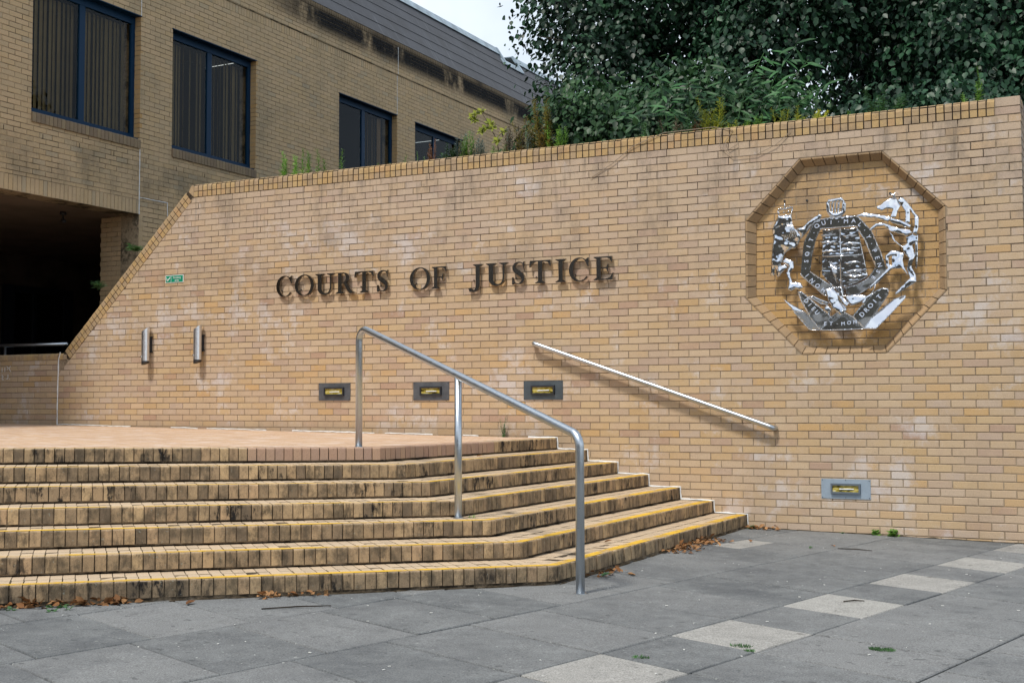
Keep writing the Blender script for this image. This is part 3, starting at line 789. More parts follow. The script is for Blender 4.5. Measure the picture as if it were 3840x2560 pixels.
# roof: slate courses on a 60 degree mansard, lead capping with a lowered notch
RA=R_(60); up3=Vector((-math.cos(RA),0,math.sin(RA))); nrm=Vector((math.sin(RA),0,math.cos(RA)))
R0=Vector((XF+.025,0,8.84)); stp=.322
roof=link('roof',None); roof.location=(XF,0,8.84); child_world(roof,bld)
def rch(o): o.parent=roof; o.matrix_parent_inverse=Matrix.Translation(-Vector((XF,0,8.84))); return o
def strip(mb,y0,y1,s0,s1,l0=.012,l1=.004,t=.010):
    q=[R0+up3*s0+nrm*l0,R0+up3*s1+nrm*l1]
    a,b=q; mb.prism([Vector((a.x,y0,a.z)),Vector((a.x,y1,a.z)),Vector((b.x,y1,b.z)),Vector((b.x,y0,b.z))],-nrm*t)
for k in range(5):
    segs=[(-5,YE)] if k<4 else [(-5,15.45),(16.32,YE)]
    for y0,y1 in segs:
        mb=MB(); strip(mb,y0,y1,k*stp,(k+1)*stp+.02,.010,.001); rch(mb.build('slate_course',M_SLATE))
mb=MB(); 
a=R0-nrm*.02; b=R0+up3*(5*stp+.1)-nrm*.02
mb.prism([(a.x,-5,a.z),(a.x,YE,a.z),(b.x,YE,b.z),(b.x,-5,b.z)],(-2,0,0)); 
rch(mb.build('roof_deck',M_BLACK)) if False else None
mb=MB(); 
for k,(y0,y1,s0,s1) in enumerate([(-5,15.47,5*stp,5*stp+.20),(16.30,YE,5*stp,5*stp+.20),(15.30,16.48,4*stp,4*stp+.16)]):
    y=y0
    while y<y1-.01:      # lead in overlapping lengths
        ye=min(y+2.4,y1); m2=MB(); strip(m2,y,ye-.004,s0-.02,s1,.032+.003*(int(y)%2),.030,.02)
        c=R0+up3*s1+nrm*.030; m2.prism([(c.x,y,c.z),(c.x,ye-.004,c.z),(c.x-.5,ye-.004,c.z+.015),(c.x-.5,y,c.z+.015)],(0,0,-.02))
        rch(m2.build('lead_capping',M_LEAD)); y=ye
for y0,y1 in ((15.36,15.50),(16.28,16.42)):
    m2=MB(); c=R0+up3*(4*stp)+nrm*.045; d=R0+up3*(5*stp+.20)+nrm*.045
    m2.prism([(c.x,y0+.1,c.z),(c.x,y1+.06,c.z),(d.x,y1-.04,d.z),(d.x,y0,d.z)],-nrm*.05); rch(m2.build('lead_upstand',M_LEAD))
mb=MB(); e=R0-Vector((0,0,.0)); b=R0+up3*(5*stp)-nrm*.03
mb.add([(R0.x-.03,-5,8.846),(R0.x-.03,YE,8.846),(b.x,YE,b.z-.30*0),(b.x,-5,b.z)],[(0,1,2,3)]); rch(mb.build('roof_underlay',M_BLACK))
# undercroft
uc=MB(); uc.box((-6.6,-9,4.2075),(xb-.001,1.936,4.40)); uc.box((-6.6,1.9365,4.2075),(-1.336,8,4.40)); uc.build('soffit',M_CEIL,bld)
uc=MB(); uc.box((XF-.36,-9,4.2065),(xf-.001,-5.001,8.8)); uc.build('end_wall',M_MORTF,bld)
uc=MB(); uc.box((-6.6,-9,.5),(-6.32,8,4.206)); uc.box((-6.319,7.6,.5),(-1.336,7.8,4.206)); uc.box((-6.319,-9,.5),(-3.2,-8.8,4.206)); uc.build('undercroft_wall',M_BACK,bld)  # unseen closing wall at the near end, added to darken the undercroft
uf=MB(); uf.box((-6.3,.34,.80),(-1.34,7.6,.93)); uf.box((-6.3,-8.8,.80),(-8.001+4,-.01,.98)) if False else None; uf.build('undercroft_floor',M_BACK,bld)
dr=link('entrance_door',None); dr.location=(-6.3,4.4,.95); child_world(dr,bld)
def dch(o): o.parent=dr; o.matrix_parent_inverse=Matrix.Translation(-Vector((-6.3,4.4,.95))); return o
f=MB()
for y0,y1 in ((4.30,4.56),(5.80,6.02),(5.02,5.09)): f.box((-6.31,y0,.94),(-6.24,y1,3.46))
f.box((-6.31,4.30,3.461),(-6.24,6.02,3.60)); dch(f.build('frame',plain('door_frame_paint',(.008,.013,.022),.5)))
for y0,y1 in ((4.56,5.02),(5.09,5.80)):
    g=MB(); g.box((-6.30,y0,.95),(-6.285,y1,3.46)); o=g.build('pane',plain('dark_door_glass',(.004,.005,.006),.05,0,.6)); dch(o); o.rotation_euler=(0,0,0)
rail=MB(); rail.tube([(-6.0,.62,2.19),(-2.0,.62,2.155),(-.62,.62,2.145)],.024,14); 
ur=empty('undercroft_handrail',(-3,.62,1)); tag(ur,'stainless handrail in the dark undercroft behind the low wall','handrail')
rail.build('rail',M_STEEL,ur,True); m=MB(); m.tube([(-1.88,.62,.93),(-1.88,.62,2.135)],.018,10); m.build('post',M_STEEL,ur,True)
scam=empty('security_camera',(-1.39,1.23,4.2)); tag(scam,'small dark camera hanging from the undercroft ceiling','camera')
m=MB(); m.tube([(-1.39,1.23,4.205),(-1.39,1.23,4.165)],.05,14); m.build('base',M_DARKM,scam,True)
m=MB(); m.tube(fillet([(-1.39,1.23,4.17),(-1.39,1.23,4.09),(-1.33,1.20,4.06)],.03),.012,8); m.build('arm',M_DARKM,scam,True)
m=MB(); m.tube([(-1.42,1.26,4.08),(-1.30,1.17,4.05)],[.034,.030],12); m.build('camera_head',M_DARKM,scam,True)

# ================================================================== HANDRAILS
def handrail_post():
    h=empty('handrail',(8.5,-4,0)); tag(h,'brushed steel handrail on three posts down the middle of the steps','handrail')
    A=Vector((7.142,-3.342,0)); B=Vector((9.86,-4.745,0)); za,zb=stepz(0,7.14)-.002,gz(9.86)-.002
    path=fillet([(A.x,A.y,za),(A.x,A.y,1.937),(B.x,B.y,1.045),(B.x,B.y,zb)],.10,9)
    m=MB(); m.tube(path,.030,24); m.build('rail',M_STEEL,h,True)
    t=.516; P=A.lerp(B,t); m=MB(); m.tube([(P.x,P.y,stepz(4,P.x)-.004),(P.x,P.y,1.937+(1.045-1.937)*t-.012)],.0285,20); m.build('post',M_STEEL,h,True)
    for (X,Y,Z) in ((A.x,A.y,za),(B.x,B.y,zb),(P.x,P.y,stepz(4,P.x))):
        m=MB(); m.tube([(X,Y,Z-.002),(X,Y,Z+.006)],.040,20); m.build('collar',M_STEEL,h,False)
handrail_post()
h=empty('wall_handrail',(8.5,-.08,1.4)); tag(h,'short steel handrail fixed to the wall above the stepped side','handrail')
m=MB(); m.tube(fillet([(7.225,-.012,1.931),(7.225,-.082,1.931),(9.905,-.082,1.015),(9.905,-.012,1.015)],.045,7),.027,24); m.build('rail',M_STEEL,h,True)
for t in (.13,.5,.87):
    x=7.225+t*2.68; z=1.931-t*.916; m=MB(); m.tube([(x,.002,z-.012),(x,-.075,z-.012)],.008,8); m.build('bracket',M_STEEL,h,True)

# ================================================================== WALL FITTINGS
def ashtray(x,zb,zt,label):
    e=empty('ashtray_tube',(x,-.085,zb)); tag(e,label,'ashtray','steel ashtray tubes on the wall')
    r=.052; seg=28; m=MB(); top=[];bot=[]
    for k in range(seg):
        a=2*math.pi*k/seg; dx,dy=math.cos(a)*r,math.sin(a)*r
        top.append((x+dx,-.085+dy,zt-.03+ (dx*.55+dy*.55)*.9)); bot.append((x+dx,-.085+dy,zb+.045))
    m.add(top+bot,[(k,(k+1)%seg,seg+(k+1)%seg,seg+k)[::-1] for k in range(seg)]); m.build('tube',M_SATIN,e,True)
    m=MB(); inn=[(x+(p[0]-x)*.86,-.085+(p[1]+.085)*.86,p[2]-.004) for p in top]; m.add(top+inn,[(k,(k+1)%seg,seg+(k+1)%seg,seg+k) for k in range(seg)]); m.build('rim',M_SATIN,e)
    m=MB(); lo=[(p[0],p[1],p[2]-.07) for p in inn]; m.add(inn+lo,[(k,(k+1)%seg,seg+(k+1)%seg,seg+k) for k in range(seg)]+[tuple(range(seg,2*seg))]); m.build('opening',M_BLACK,e)
    m=MB(); b2=[(x+math.cos(2*math.pi*k/seg)*.050,-.085+math.sin(2*math.pi*k/seg)*.050,zb+.043) for k in range(seg)]; b3=[(p[0],p[1],zb+.0+ (p[0]-x)*.38+.012) for p in b2]
    m.add(b2+b3,[(k,(k+1)%seg,seg+(k+1)%seg,seg+k)[::-1] for k in range(seg)]+[tuple(range(2*seg-1,seg-1,-1))]); m.build('base_cap',M_DARKM,e)
    m=MB(); m.box((x+.012,-.036,zb+.16),(x+.038,-.0,zb+.36)); m.box((x+.010,-.03,zb+.155),(x+.052,-.0,zb+.17)); m.box((x+.010,-.03,zb+.35),(x+.052,0,zb+.365)); m.build('bracket',M_DARKM,e)
    m=MB(); m.tube([(x-.026,-.130,zb+.10),(x-.030,-.139,zb+.10)],.011,14); m.build('lock',M_CHROME,e)
ashtray(1.565,1.795,2.292,'left of the two steel ashtray tubes on the wall below the green sign')
ashtray(2.447,1.795,2.296,'right of the two steel ashtray tubes, nearer the floodlights')
M_LENS=None
def lens_mat(seed):
    m,n,b=new_mat('yellowed_lens'); q=NT(n); P=q.pos()
    f=q.noise(q.scaled(P,(1,1,3)),14+seed,4,.6); c=q.ramp(f,[(.38,(.06,.05,.01)),(.46,(.42,.33,.05)),(.58,(.55,.46,.14)),(.68,(.62,.60,.42))])
    q.link(c,b.inputs['Base Color']); b.inputs['Roughness'].default_value=.12; return m
def floodlight(x0,x1,z0,z1,label,pm,fmat,seed):
    e=empty('wall_floodlight',((x0+x1)/2,0,z0)); tag(e,label,'wall light','floodlights let into the brick wall')
    m=MB(); m.box((x0,-.007,z0),(x1,.002,z1)); m.build('plate',pm,e)
    w=x1-x0; cx=(x0+x1)/2; hz=(z1-z0); cz=(z0+z1)/2+.003; a,b=.145,.050; t=.018; d=.030
    m=MB()
    o=[(cx-a,cz-b),(cx+a,cz-b),(cx+a,cz+b),(cx-a,cz+b)]; i=[(cx-a+t,cz-b+t),(cx+a-t,cz-b+t),(cx+a-t,cz+b-t),(cx-a+t,cz+b-t)]
    i2=[(p[0],p[1]) for p in i]
    V=[(p[0],-.0075,p[1]) for p in o]+[(p[0]*1+ (cx-p[0])*.02,-d,p[1]) for p in o]+[(p[0],-d,p[1]) for p in i]+[(p[0],-.012,p[1]) for p in i2]
    m.add(V,[(k,(k+1)%4,4+(k+1)%4,4+k) for k in range(4)]+[(4+k,4+(k+1)%4,8+(k+1)%4,8+k) for k in range(4)]+[(8+k,8+(k+1)%4,12+(k+1)%4,12+k) for k in range(4)]); m.build('bezel',fmat,e)
    m=MB(); m.box((cx-a+t,-.016,cz-b+t),(cx+a-t,-.009,cz+b-t)); m.build('lens',lens_mat(seed),e)
    m=MB(); m.tube([(cx-.06,-.018,cz-.006),(cx+.08,-.018,cz-.004)],.006,8); m.build('lamp_tube',M_WHITE,e)
    for sx in (x0+.012,cx,x1-.012):
        for szz in (z0+.012,z1-.012):
            m=MB(); m.tube([(sx,-.0068,szz),(sx,-.0098,szz)],.0042,8); m.build('screw',M_DARKM,e)
for q_,l_,pm,fm_,sd in zip(lights,['dark grey floodlight plate left of the handrail top post, streaked white','dark grey floodlight plate between the first and second handrail posts','blue-grey floodlight plate under the upper end of the wall handrail','pale blue floodlight plate low on the wall under the octagon'],(M_PLATE,M_PLATE,plain('blue_grey_plate',(.10,.125,.145),.4,.5,var=.15,scale=9),M_PLATE2),(M_DARKM,M_DARKM,M_DARKM,plain('grey_blue_bezel',(.14,.17,.20),.5,.3)),range(4)):
    floodlight(*q_,l_,pm,fm_,sd)
# text helper
def text_mesh(s,size,ext=.001,font_align='CENTER'):
    cu=bpy.data.curves.new('text','FONT'); cu.body=s; cu.size=size; cu.extrude=ext; cu.align_x=font_align; cu.align_y='CENTER'; cu.resolution_u=3
    o=bpy.data.objects.new('text_tmp',cu); COL.objects.link(o); dg=bpy.context.evaluated_depsgraph_get()
    me=bpy.data.meshes.new_from_object(o.evaluated_get(dg)); bpy.data.objects.remove(o); return me
sg=empty('smoking_area_sign',(1.975,-.01,2.905)); tag(sg,'small green and white smoking area sign on the left of the wall','sign')
M_SIGNW=plain('sign_white',(.80,.84,.82),.35); M_SIGNG=plain('sign_green',(.0,.26,.15),.35)
m=MB(); m.box((1.824,-.007,2.857),(2.129,-.001,2.957)); m.build('board',M_SIGNW,sg)
m=MB(); m.box((1.832,-.009,2.865),(1.917,-.0072,2.949)); m.build('pictogram_panel',M_SIGNG,sg)
m=MB(); m.box((1.924,-.009,2.865),(2.121,-.0072,2.949)); m.build('text_panel',M_SIGNG,sg)
m=MB()
stroke(m,[(1.853,2.905),(1.860,2.882),(1.908,2.930)],.011,-.0115); stroke(m,[(1.840,2.930),(1.848,2.918),(1.853,2.905)],.006,-.0115); m.build('cigarette_tick',M_SIGNW,sg)
for s,zz in (('Smoking',2.922),('area',2.888)):
    me=text_mesh(s,.040,.0006); me.materials.append(M_SIGNW); o=link('lettering',me); o.location=(2.022,-.0115,zz); o.rotation_euler=(R_(90),0,0); child_world(o,sg)

# ---------------------------------------------------------------- metal serif letters
def ring_band(mb,cx,cy,ro,ri,a0,a1,y0,y1,n=30,ox=0,oy=0,X=None):
    P=[]
    for k in range(n+1):
        a=a0+(a1-a0)*k/n; P.append(((cx+ro[0]*math.cos(a),cy+ro[1]*math.sin(a)),(cx+ox+ri[0]*math.cos(a),cy+oy+ri[1]*math.sin(a))))
    band(mb,P,y0,y1,X,closed=abs(abs(a1-a0)-2*math.pi)<1e-6)
def band(mb,P,y0,y1,X,closed=False):
    V=[]
    for o,i in P:
        V+= [X(o,y0),X(i,y0),X(i,y1),X(o,y1)]
    n=len(P); F=[]
    if closed: n-=1; V=V[:4*n]
    for k in range(n if closed else n-1):
        a=4*k; b=4*((k+1)%n)
        for j in range(4): F.append((a+j,a+(j+1)%4,b+(j+1)%4,b+j))
    if not closed: F+=[(3,2,1,0),(4*n-4,4*n-3,4*n-2,4*n-1)]
    mb.add(V,F)
def letter(c,x0,x1,label,group='metal letters of the words on the wall'):
    zb,hh=2.594,.254; w=x1-x0; mb=MB(); D0,D1=-.050,-.020
    cnt=[0]
    def X(p,y): return (x0+p[0]*w, y, zb+p[1]*hh)
    def poly(pts):
        cnt[0]+=1; y=D0-.0007*cnt[0]; a=sum(pts[i][0]*pts[(i+1)%len(pts)][1]-pts[(i+1)%len(pts)][0]*pts[i][1] for i in range(len(pts)))
        if a<0: pts=pts[::-1]
        mb.prism([X(p,y) for p in pts],(0,D1-y,0))
    def serif(cx,z,half,thick,dirn,stem):      # slab serif with sloped brackets
        poly([(cx-half,z),(cx+half,z),(cx+half,z+dirn*thick*.45),(cx+stem,z+dirn*thick*1.9),(cx-stem,z+dirn*thick*1.9),(cx-half,z+dirn*thick*.45)])
    T=.055
    if c=='I':
        poly([(.30,.02),(.70,.02),(.70,.98),(.30,.98)]); serif(.5,0,.5,T,1,.2); serif(.5,1,.5,T,-1,.2)
    elif c=='J':
        poly([(.50,.0),(.80,.10),(.80,.98),(.50,.98)]); serif(.65,1,.35,T,-1,.15)
        P=[]
        for k in range(13):
            t=k/12; a=-.0-t*2.6; P.append(((.34+.46*math.cos(a),.10+.34*math.sin(a)*1.0),(.34+.17*math.cos(a)*(1),.10+.25*math.sin(a))))
        cnt[0]+=1; band(mb,P,D0-.0007*cnt[0],D1,X)
        mb.tube([X((.10,-.17),D0-.003),X((.10,-.17),D1)],.014,12)
    elif c=='U':
        poly([(.13,.32),(.34,.32),(.34,.98),(.13,.98)]); poly([(.76,.32),(.84,.32),(.84,.98),(.76,.98)])
        serif(.235,1,.235,T,-1,.105); serif(.80,1,.20,T,-1,.04)
        P=[]
        for k in range(19):
            a=math.pi+math.pi*k/18; P.append(((.485+.355*math.cos(a),.325+.345*math.sin(a)),(.55+.21*math.cos(a),.325+.265*math.sin(a))))
        cnt[0]+=1; band(mb,P,D0-.0007*cnt[0],D1,X)
    elif c=='T':
        poly([(.40,.02),(.60,.02),(.60,.95),(.40,.95)]); serif(.5,0,.23,T,1,.10)
        poly([(.02,.95),(.98,.95),(.97,1.0),(.03,1.0)]); poly([(.0,.72),(.035,.72),(.14,.90),(.30,.955),(.02,.955)]); poly([(1.,.72),(.965,.72),(.86,.90),(.70,.955),(.98,.955)])
    elif c=='F' or c=='E':
        poly([(.14,.02),(.36,.02),(.36,.98),(.14,.98)])
        poly([(.0,1),(.93,1),(.93,.95),(.0,.95)]); poly([(.95,.74),(.92,.74),(.80,.90),(.62,.955),(.93,.955)]); poly([(.0,.97),(.14,.90),(.14,.96)])
        poly([(.30,.485),(.62,.485),(.62,.525),(.30,.525)]); poly([(.74,.34),(.71,.34),(.66,.45),(.56,.505),(.66,.56),(.71,.67),(.74,.67)])
        if c=='F': serif(.25,0,.26,T,1,.11)
        else:
            poly([(.0,0),(.97,0),(.97,.05),(.0,.05)]); poly([(1.0,.29),(.97,.29),(.84,.11),(.62,.045),(.97,.045)]); poly([(.0,.03),(.14,.10),(.14,.04)])
    elif c=='O':
        ring_band(mb,.5,.5,(.5,.52),(.335,.475),0,2*math.pi,D0,D1,40,X=X)
    elif c=='C':
        ring_band(mb,.52,.5,(.52,.52),(.36,.475),R_(38),R_(322),D0,D1,34,ox=.05,X=X)
        poly([(.93,.62),(.985,.62),(.985,1.0),(.94,1.0),(.80,.90)])
    elif c=='S':
        C=[(.90,.80),(.80,.92),(.62,.975),(.42,.965),(.25,.90),(.17,.79),(.20,.68),(.33,.59),(.52,.51),(.70,.42),(.82,.31),(.84,.20),(.74,.09),(.56,.025),(.36,.03),(.20,.10),(.10,.24)]
        Wd=[.03,.05,.05,.06,.09,.13,.17,.20,.21,.20,.17,.14,.09,.055,.05,.05,.03]
        P=[]
        for k in range(len(C)):
            a=C[max(0,k-1)]; b=C[min(len(C)-1,k+1)]; d=Vector(((b[0]-a[0])*w,(b[1]-a[1])*hh)).normalized(); nn=Vector((-d.y/w*hh,d.x))*Wd[k]*.5
            P.append(((C[k][0]+nn.x,C[k][1]+nn.y),(C[k][0]-nn.x,C[k][1]-nn.y)))
        band(mb,P,D0,D1,X)
        poly([(.88,.68),(.935,.68),(.935,1.0),(.90,1.0),(.80,.93)]); poly([(.06,.0),(.11,.0),(.20,.07),(.11,.32),(.06,.32)])
    elif c=='R':
        poly([(.13,.02),(.31,.02),(.31,.98),(.13,.98)]); serif(.22,0,.22,T,1,.09); poly([(.0,1),(.40,1),(.40,.955),(.31,.955),(.0,.97)])
        P=[]
        for k in range(17):
            a=math.pi/2-math.pi*k/16; P.append(((.36+.34*math.cos(a),.745+.255*math.sin(a)),(.36+.165*math.cos(a),.745+.21*math.sin(a))))
        P=[((.30,1.0),(.30,.955))]+P+[((.30,.49),(.30,.535))]; cnt[0]+=1; band(mb,P,D0-.0007*cnt[0],D1,X)
        poly([(.40,.52),(.56,.52),(.84,.08),(1.0,.035),(1.0,0),(.72,0),(.60,.12)])
    o=mb.build('metal_letter',M_LETTER); tag(o,label,'letter',group)
    st_=MB()
    for px,pz in ((.25,.3),(.6,.06 if c in 'UOCSE' else .9)): st_.tube([(x0+px*w,D1+.001,zb+pz*hh),(x0+px*w,.004,zb+pz*hh)],.006,8)
    st_.build('standoff',M_DARKM,o)
LET=[('C',3.669,3.912,'metal letter C starting the word COURTS'),('O',3.951,4.239,'metal letter O in the word COURTS'),('U',4.259,4.546,'metal letter U in the word COURTS'),('R',4.558,4.851,'metal letter R, fourth in COURTS'),('T',4.834,5.112,'metal letter T in the word COURTS'),('S',5.145,5.318,'metal letter S ending the word COURTS'),
('O',5.611,5.889,'metal letter O of the short word OF'),('F',5.911,6.117,'metal letter F ending the short word OF'),('J',6.402,6.578,'metal letter J dipping below the line, starting JUSTICE'),('U',6.621,6.903,'metal letter U in the word JUSTICE'),('S',6.944,7.119,'metal letter S in the word JUSTICE'),('T',7.17,7.437,'metal letter T in the word JUSTICE'),('I',7.49,7.615,'narrow metal letter I in the word JUSTICE'),('C',7.652,7.892,'metal letter C near the end of JUSTICE'),('E',7.948,8.176,'metal letter E ending the word JUSTICE')]
for c,a,b,l in LET: letter(c,a,b,l)

# ================================================================== COAT OF ARMS
HM=[0.0019830259131024147,3.236047022455032e-05,9.545884703877093,6.316440704612347e-05,-0.0014260237197203374,3.924767579123141,5.3428189466076404e-05,5.2395499477292645e-06]
def em(x,y):     # template units to metres on the wall
    w=HM[6]*x+HM[7]*y+1; return ((HM[0]*x+HM[1]*y+HM[2])/w,(HM[3]*x+HM[4]*y+HM[5])/w)
arms=empty('coat_of_arms',(10.6,.08,2.0)); tag(arms,'polished steel royal coat of arms with lion and unicorn in the octagonal recess','coat of arms')
def sheet(name,polys,y,t=.012,bumpy=.0,step=.035,seed=1,tilt=(0,0),holes=(),mat=None,smooth=True,zc=None,dome=.0,fr=(9,9),rim=0.):
    """cut and beaten steel sheet: fine mesh, rounded towards its outline, softly dented, with a real edge"""
    if bumpy: step=.0125
    r=np.random.default_rng(seed); mb=MB()
    for poly in polys:
        o=[em(*p) for p in poly]; H_=[[em(*p) for p in h] for h in holes]
        def refine(L):
            out=[]
            for i in range(len(L)):
                a=L[i]; b=L[(i+1)%len(L)]; n=max(1,int(math.hypot(a[0]-b[0],a[1]-b[1])/(step*1.2)))
                for k in range(n): out.append((a[0]+(b[0]-a[0])*k/n,a[1]+(b[1]-a[1])*k/n))
            return out
        o=refine(o); H_=[refine(h) for h in H_]
        loops=[o]+H_
        from mathutils.geometry import delaunay_2d_cdt
        pts=[Vector(p) for L in loops for p in L]; ed=[]; n0=0
        for L in loops:
            ed+=[(n0+i,n0+(i+1)%len(L)) for i in range(len(L))]; n0+=len(L)
        xs=[p[0] for p in o]; zs=[p[1] for p in o]
        def inside(p,L):
            c=False; j=len(L)-1
            for i in range(len(L)):
                if (L[i][1]>p[1])!=(L[j][1]>p[1]) and p[0]<(L[j][0]-L[i][0])*(p[1]-L[i][1])/(L[j][1]-L[i][1])+L[i][0]: c=not c
                j=i
            return c
        nb=len(pts)
        if bumpy:
            for a in np.arange(min(xs),max(xs),step):
                for b in np.arange(min(zs),max(zs),step):
                    p=(a+r.uniform(-.3,.3)*step,b+r.uniform(-.3,.3)*step)
                    if inside(p,o) and not any(inside(p,h) for h in H_) and min(math.hypot(p[0]-q[0],p[1]-q[1]) for L in loops for q in L)>step*.35: pts.append(Vector(p))
        V,E_,F_,_,_,_=delaunay_2d_cdt(pts,ed,[],0,1e-6)
        V=[tuple(v) for v in V]
        F=[f for f in F_ if inside(tuple(sum(V[i][k] for i in f)/3 for k in (0,1)),o) and not any(inside(tuple(sum(V[i][k] for i in f)/3 for k in (0,1)),h) for h in H_)]
        cx=sum(xs)/len(xs); cz=sum(zs)/len(zs)
        Y=[]
        for i,v in enumerate(V):
            d=bumpy*(noise.noise(Vector((v[0]*fr[0],seed*3.7,v[1]*fr[1])))*1.6+noise.noise(Vector((v[0]*fr[0]*2.7,seed*1.3,v[1]*fr[1]*2.7)))*.55)
            if dome:
                dd=0 if i<nb else min(math.hypot(v[0]-q[0],v[1]-q[1]) for L in loops for q in L)
                d-=dome*math.sin(min(1,dd/.022)*math.pi/2)
            Y.append(y+d+(v[0]-cx)*tilt[0]+(v[1]-(zc or cz))*tilt[1])
        n=len(V); vs=[(v[0],Y[i],v[1]) for i,v in enumerate(V)]+[(v[0],Y[i]+t,v[1]) for i,v in enumerate(V)]
        fs=[]; ec={}
        for f in F:
            a,b,c=f; s=(V[b][0]-V[a][0])*(V[c][1]-V[a][1])-(V[b][1]-V[a][1])*(V[c][0]-V[a][0])
            if s<0: f=(a,c,b)
            f=tuple(f); fs.append(f); fs.append(tuple(i+n for i in f[::-1]))
            for i in range(3):
                e=(f[i],f[(i+1)%3]); ec[e]=ec.get(e,0)+1
        for (a,b) in list(ec):
            if (b,a) not in ec: fs.append((b,a,a+n,b+n))
        mb.add(vs,fs)
        if rim:
            for L in loops:
                pr=[Vector((q[0],y+(q[0]-cx)*tilt[0]+(q[1]-(zc or cz))*tilt[1],q[1])) for q in L[::2]]; mb.tube(pr+[pr[0]],rim,5,cap=False)
    o=mb.build(name,mat or M_CHROME,arms,smooth)
    if smooth: o.data.polygons.foreach_set('use_smooth',[abs(p.normal.y)>.35 for p in o.data.polygons])
    return o
from mathutils import noise
YB=-.035
sheet('shield',[[(614,612),(740,604),(740,1027),(690,1022),(640,975),(606,930)]],YB+.030,.01,.0042,.017,3,fr=(16,42),tilt=(0,-.06))
sheet('shield',[[(746,604),(868,598),(900,760),(935,942),(860,990),(746,1027)]],YB+.026,.01,.0042,.017,4,fr=(16,42),tilt=(.08,-.06))
def rod(name,pts,rad,y,seg=8,mat=None):
    m=MB(); m.tube([(em(*p)[0],y,em(*p)[1]) for p in pts],rad,seg); return m.build(name,mat or M_CHROME,arms,True)
rod('shield_bar',[(612,805),(740,800),(898,792)],.006,YB+.016); rod('shield_bar',[(743,600),(745,800),(748,1028)],.007,YB+.016)
for i,(x,y,s) in enumerate([(655,650,.05),(655,700,.05),(660,765,.05),(810,655,.05),(812,710,.045),(812,760,.05),(830,850,.05),(840,905,.05),(850,945,.04)]):   # passant beasts and harp strings in low relief
    cx,cz=em(x,y); m=MB(); r=random.Random(i); pts=[]
    for k in range(7): pts.append((cx-.075+.025*k,YB+.014+r.uniform(-.003,.003),cz+r.uniform(-.012,.012)))
    m.tube(pts,[.005,.010,.013,.011,.012,.008,.004],7); m.build('relief_beast',M_CHROME,arms,True)
for k in range(7):
    rod('harp_string',[(660+k*9,835+k*6),(720-k*2,1000-k*4)],.0028,YB+.018,6)
band_out=[(456,938),(490,705),(570,562),(640,540),(860,522),(882,524),(975,625),(1035,770),(1075,893),(985,1000),(855,1082),(775,1084),(700,1075),(622,1086)]
band_in=[(525,912),(545,790),(575,685),(612,612),(860,592),(925,690),(965,800),(998,880),(938,960),(860,1002),(770,1026),(690,1024)]
sheet('motto_band',[band_out],YB-.004,.012,.0045,.10,6,rim=.0032,fr=(4,4),holes=[band_in],tilt=(0,-.17),zc=2.72)
sheet('strap_end',[[(640,1040),(690,1028),(735,1075),(800,1190),(762,1232),(700,1182),(668,1128)]],YB-.030,.01,.006,.03,9,dome=0.01,fr=(14,11),tilt=(.2,.2))
sheet('strap_fold',[[(700,1058),(738,1066),(822,1142),(802,1176),(740,1125)]],YB-.050,.01,.004,.05,10,dome=0.006,fr=(14,11),tilt=(-.4,.3))
sheet('buckle',[[(735,1022),(760,1020),(775,1100),(745,1095)]],YB-.040,.012,.002,.05,11,dome=0.004,fr=(14,11))
sheet('mantling',[[(598,547),(650,535),(680,512),(722,542),(785,508),(872,520),(820,545),(792,580),(770,560),(745,586),(728,586),(706,556),(690,582),(660,560)]],YB-.022,.01,.005,.05,12,dome=0.008,fr=(14,11),tilt=(0,.30))
sheet('helmet',[[(668,403),(762,388),(792,430),(789,490),(765,515),(720,542),(680,520),(656,490),(652,430)]],YB-.045,.014,.002,.05,13,dome=.008,rim=.0025,holes=[[(672,425),(688,422),(690,492),(678,480)],[(698,420),(712,418),(710,500),(700,498)],[(722,417),(736,416),(730,500),(720,500)],[(748,416),(768,424),(764,482),(742,494)]])
lion=[]
sheet('lion',[[(265,690),(262,620),(285,560),(305,520),(400,516),(406,545),(400,588),(438,620),(466,652),(464,682),(446,720),(420,750),(388,756),(350,782),(326,850),(305,950),(288,952),(280,885),(266,945),(242,942),(252,820)]],YB-.012,.012,.010,.030,21,dome=0.012,fr=(14,11),tilt=(0,-.08))
sheet('lion_leg',[[(434,606),(480,598),(520,560),(562,528),(600,503),(620,513),(608,545),(548,592),(505,640),(468,684),(458,650)]],YB-.035,.012,.008,.030,22,dome=0.012,fr=(14,11))
sheet('lion_leg',[[(330,850),(352,815),(366,818),(412,840),(416,890),(390,925),(392,945),(412,996),(440,990),(472,1000),(489,1030),(462,1046),(432,1040),(402,1058),(380,1046),(386,990),(362,930),(378,880),(350,862)]],YB-.04,.012,.006,.03,23,dome=0.01,fr=(14,11),tilt=(0,.2))
sheet('lion_leg',[[(300,885),(350,862),(370,885),(335,920),(312,950),(300,940)]],YB-.02,.012,.006,.03,24,dome=0.008,fr=(14,11))
for k in range(8):
    rod('mane_lock',[(335+k*9,560),(345+k*11,620),(352+k*14,690+k*(-4))],.0065,YB-.030,7)
m=MB()
for x,y in ((312,470),(330,466),(350,462),(372,458),(392,455),(408,458),(312,498),(345,493),(378,488),(402,484)):
    a,b=em(x,y); m.tube([(a,YB-.03,b-.008),(a,YB-.034,b),(a,YB-.03,b+.008)],[.005,.012,.005],7)
for A_,B_ in (((302,480),(408,456)),((306,522),(402,512)),((302,480),(310,522)),((408,456),(400,512)),((350,465),(352,428))):
    a,b=em(*A_),em(*B_); m.tube([(a[0],YB-.028,a[1]),(b[0],YB-.028,b[1])],.0075,7)
m.build('crown',M_CHROME,arms,True)
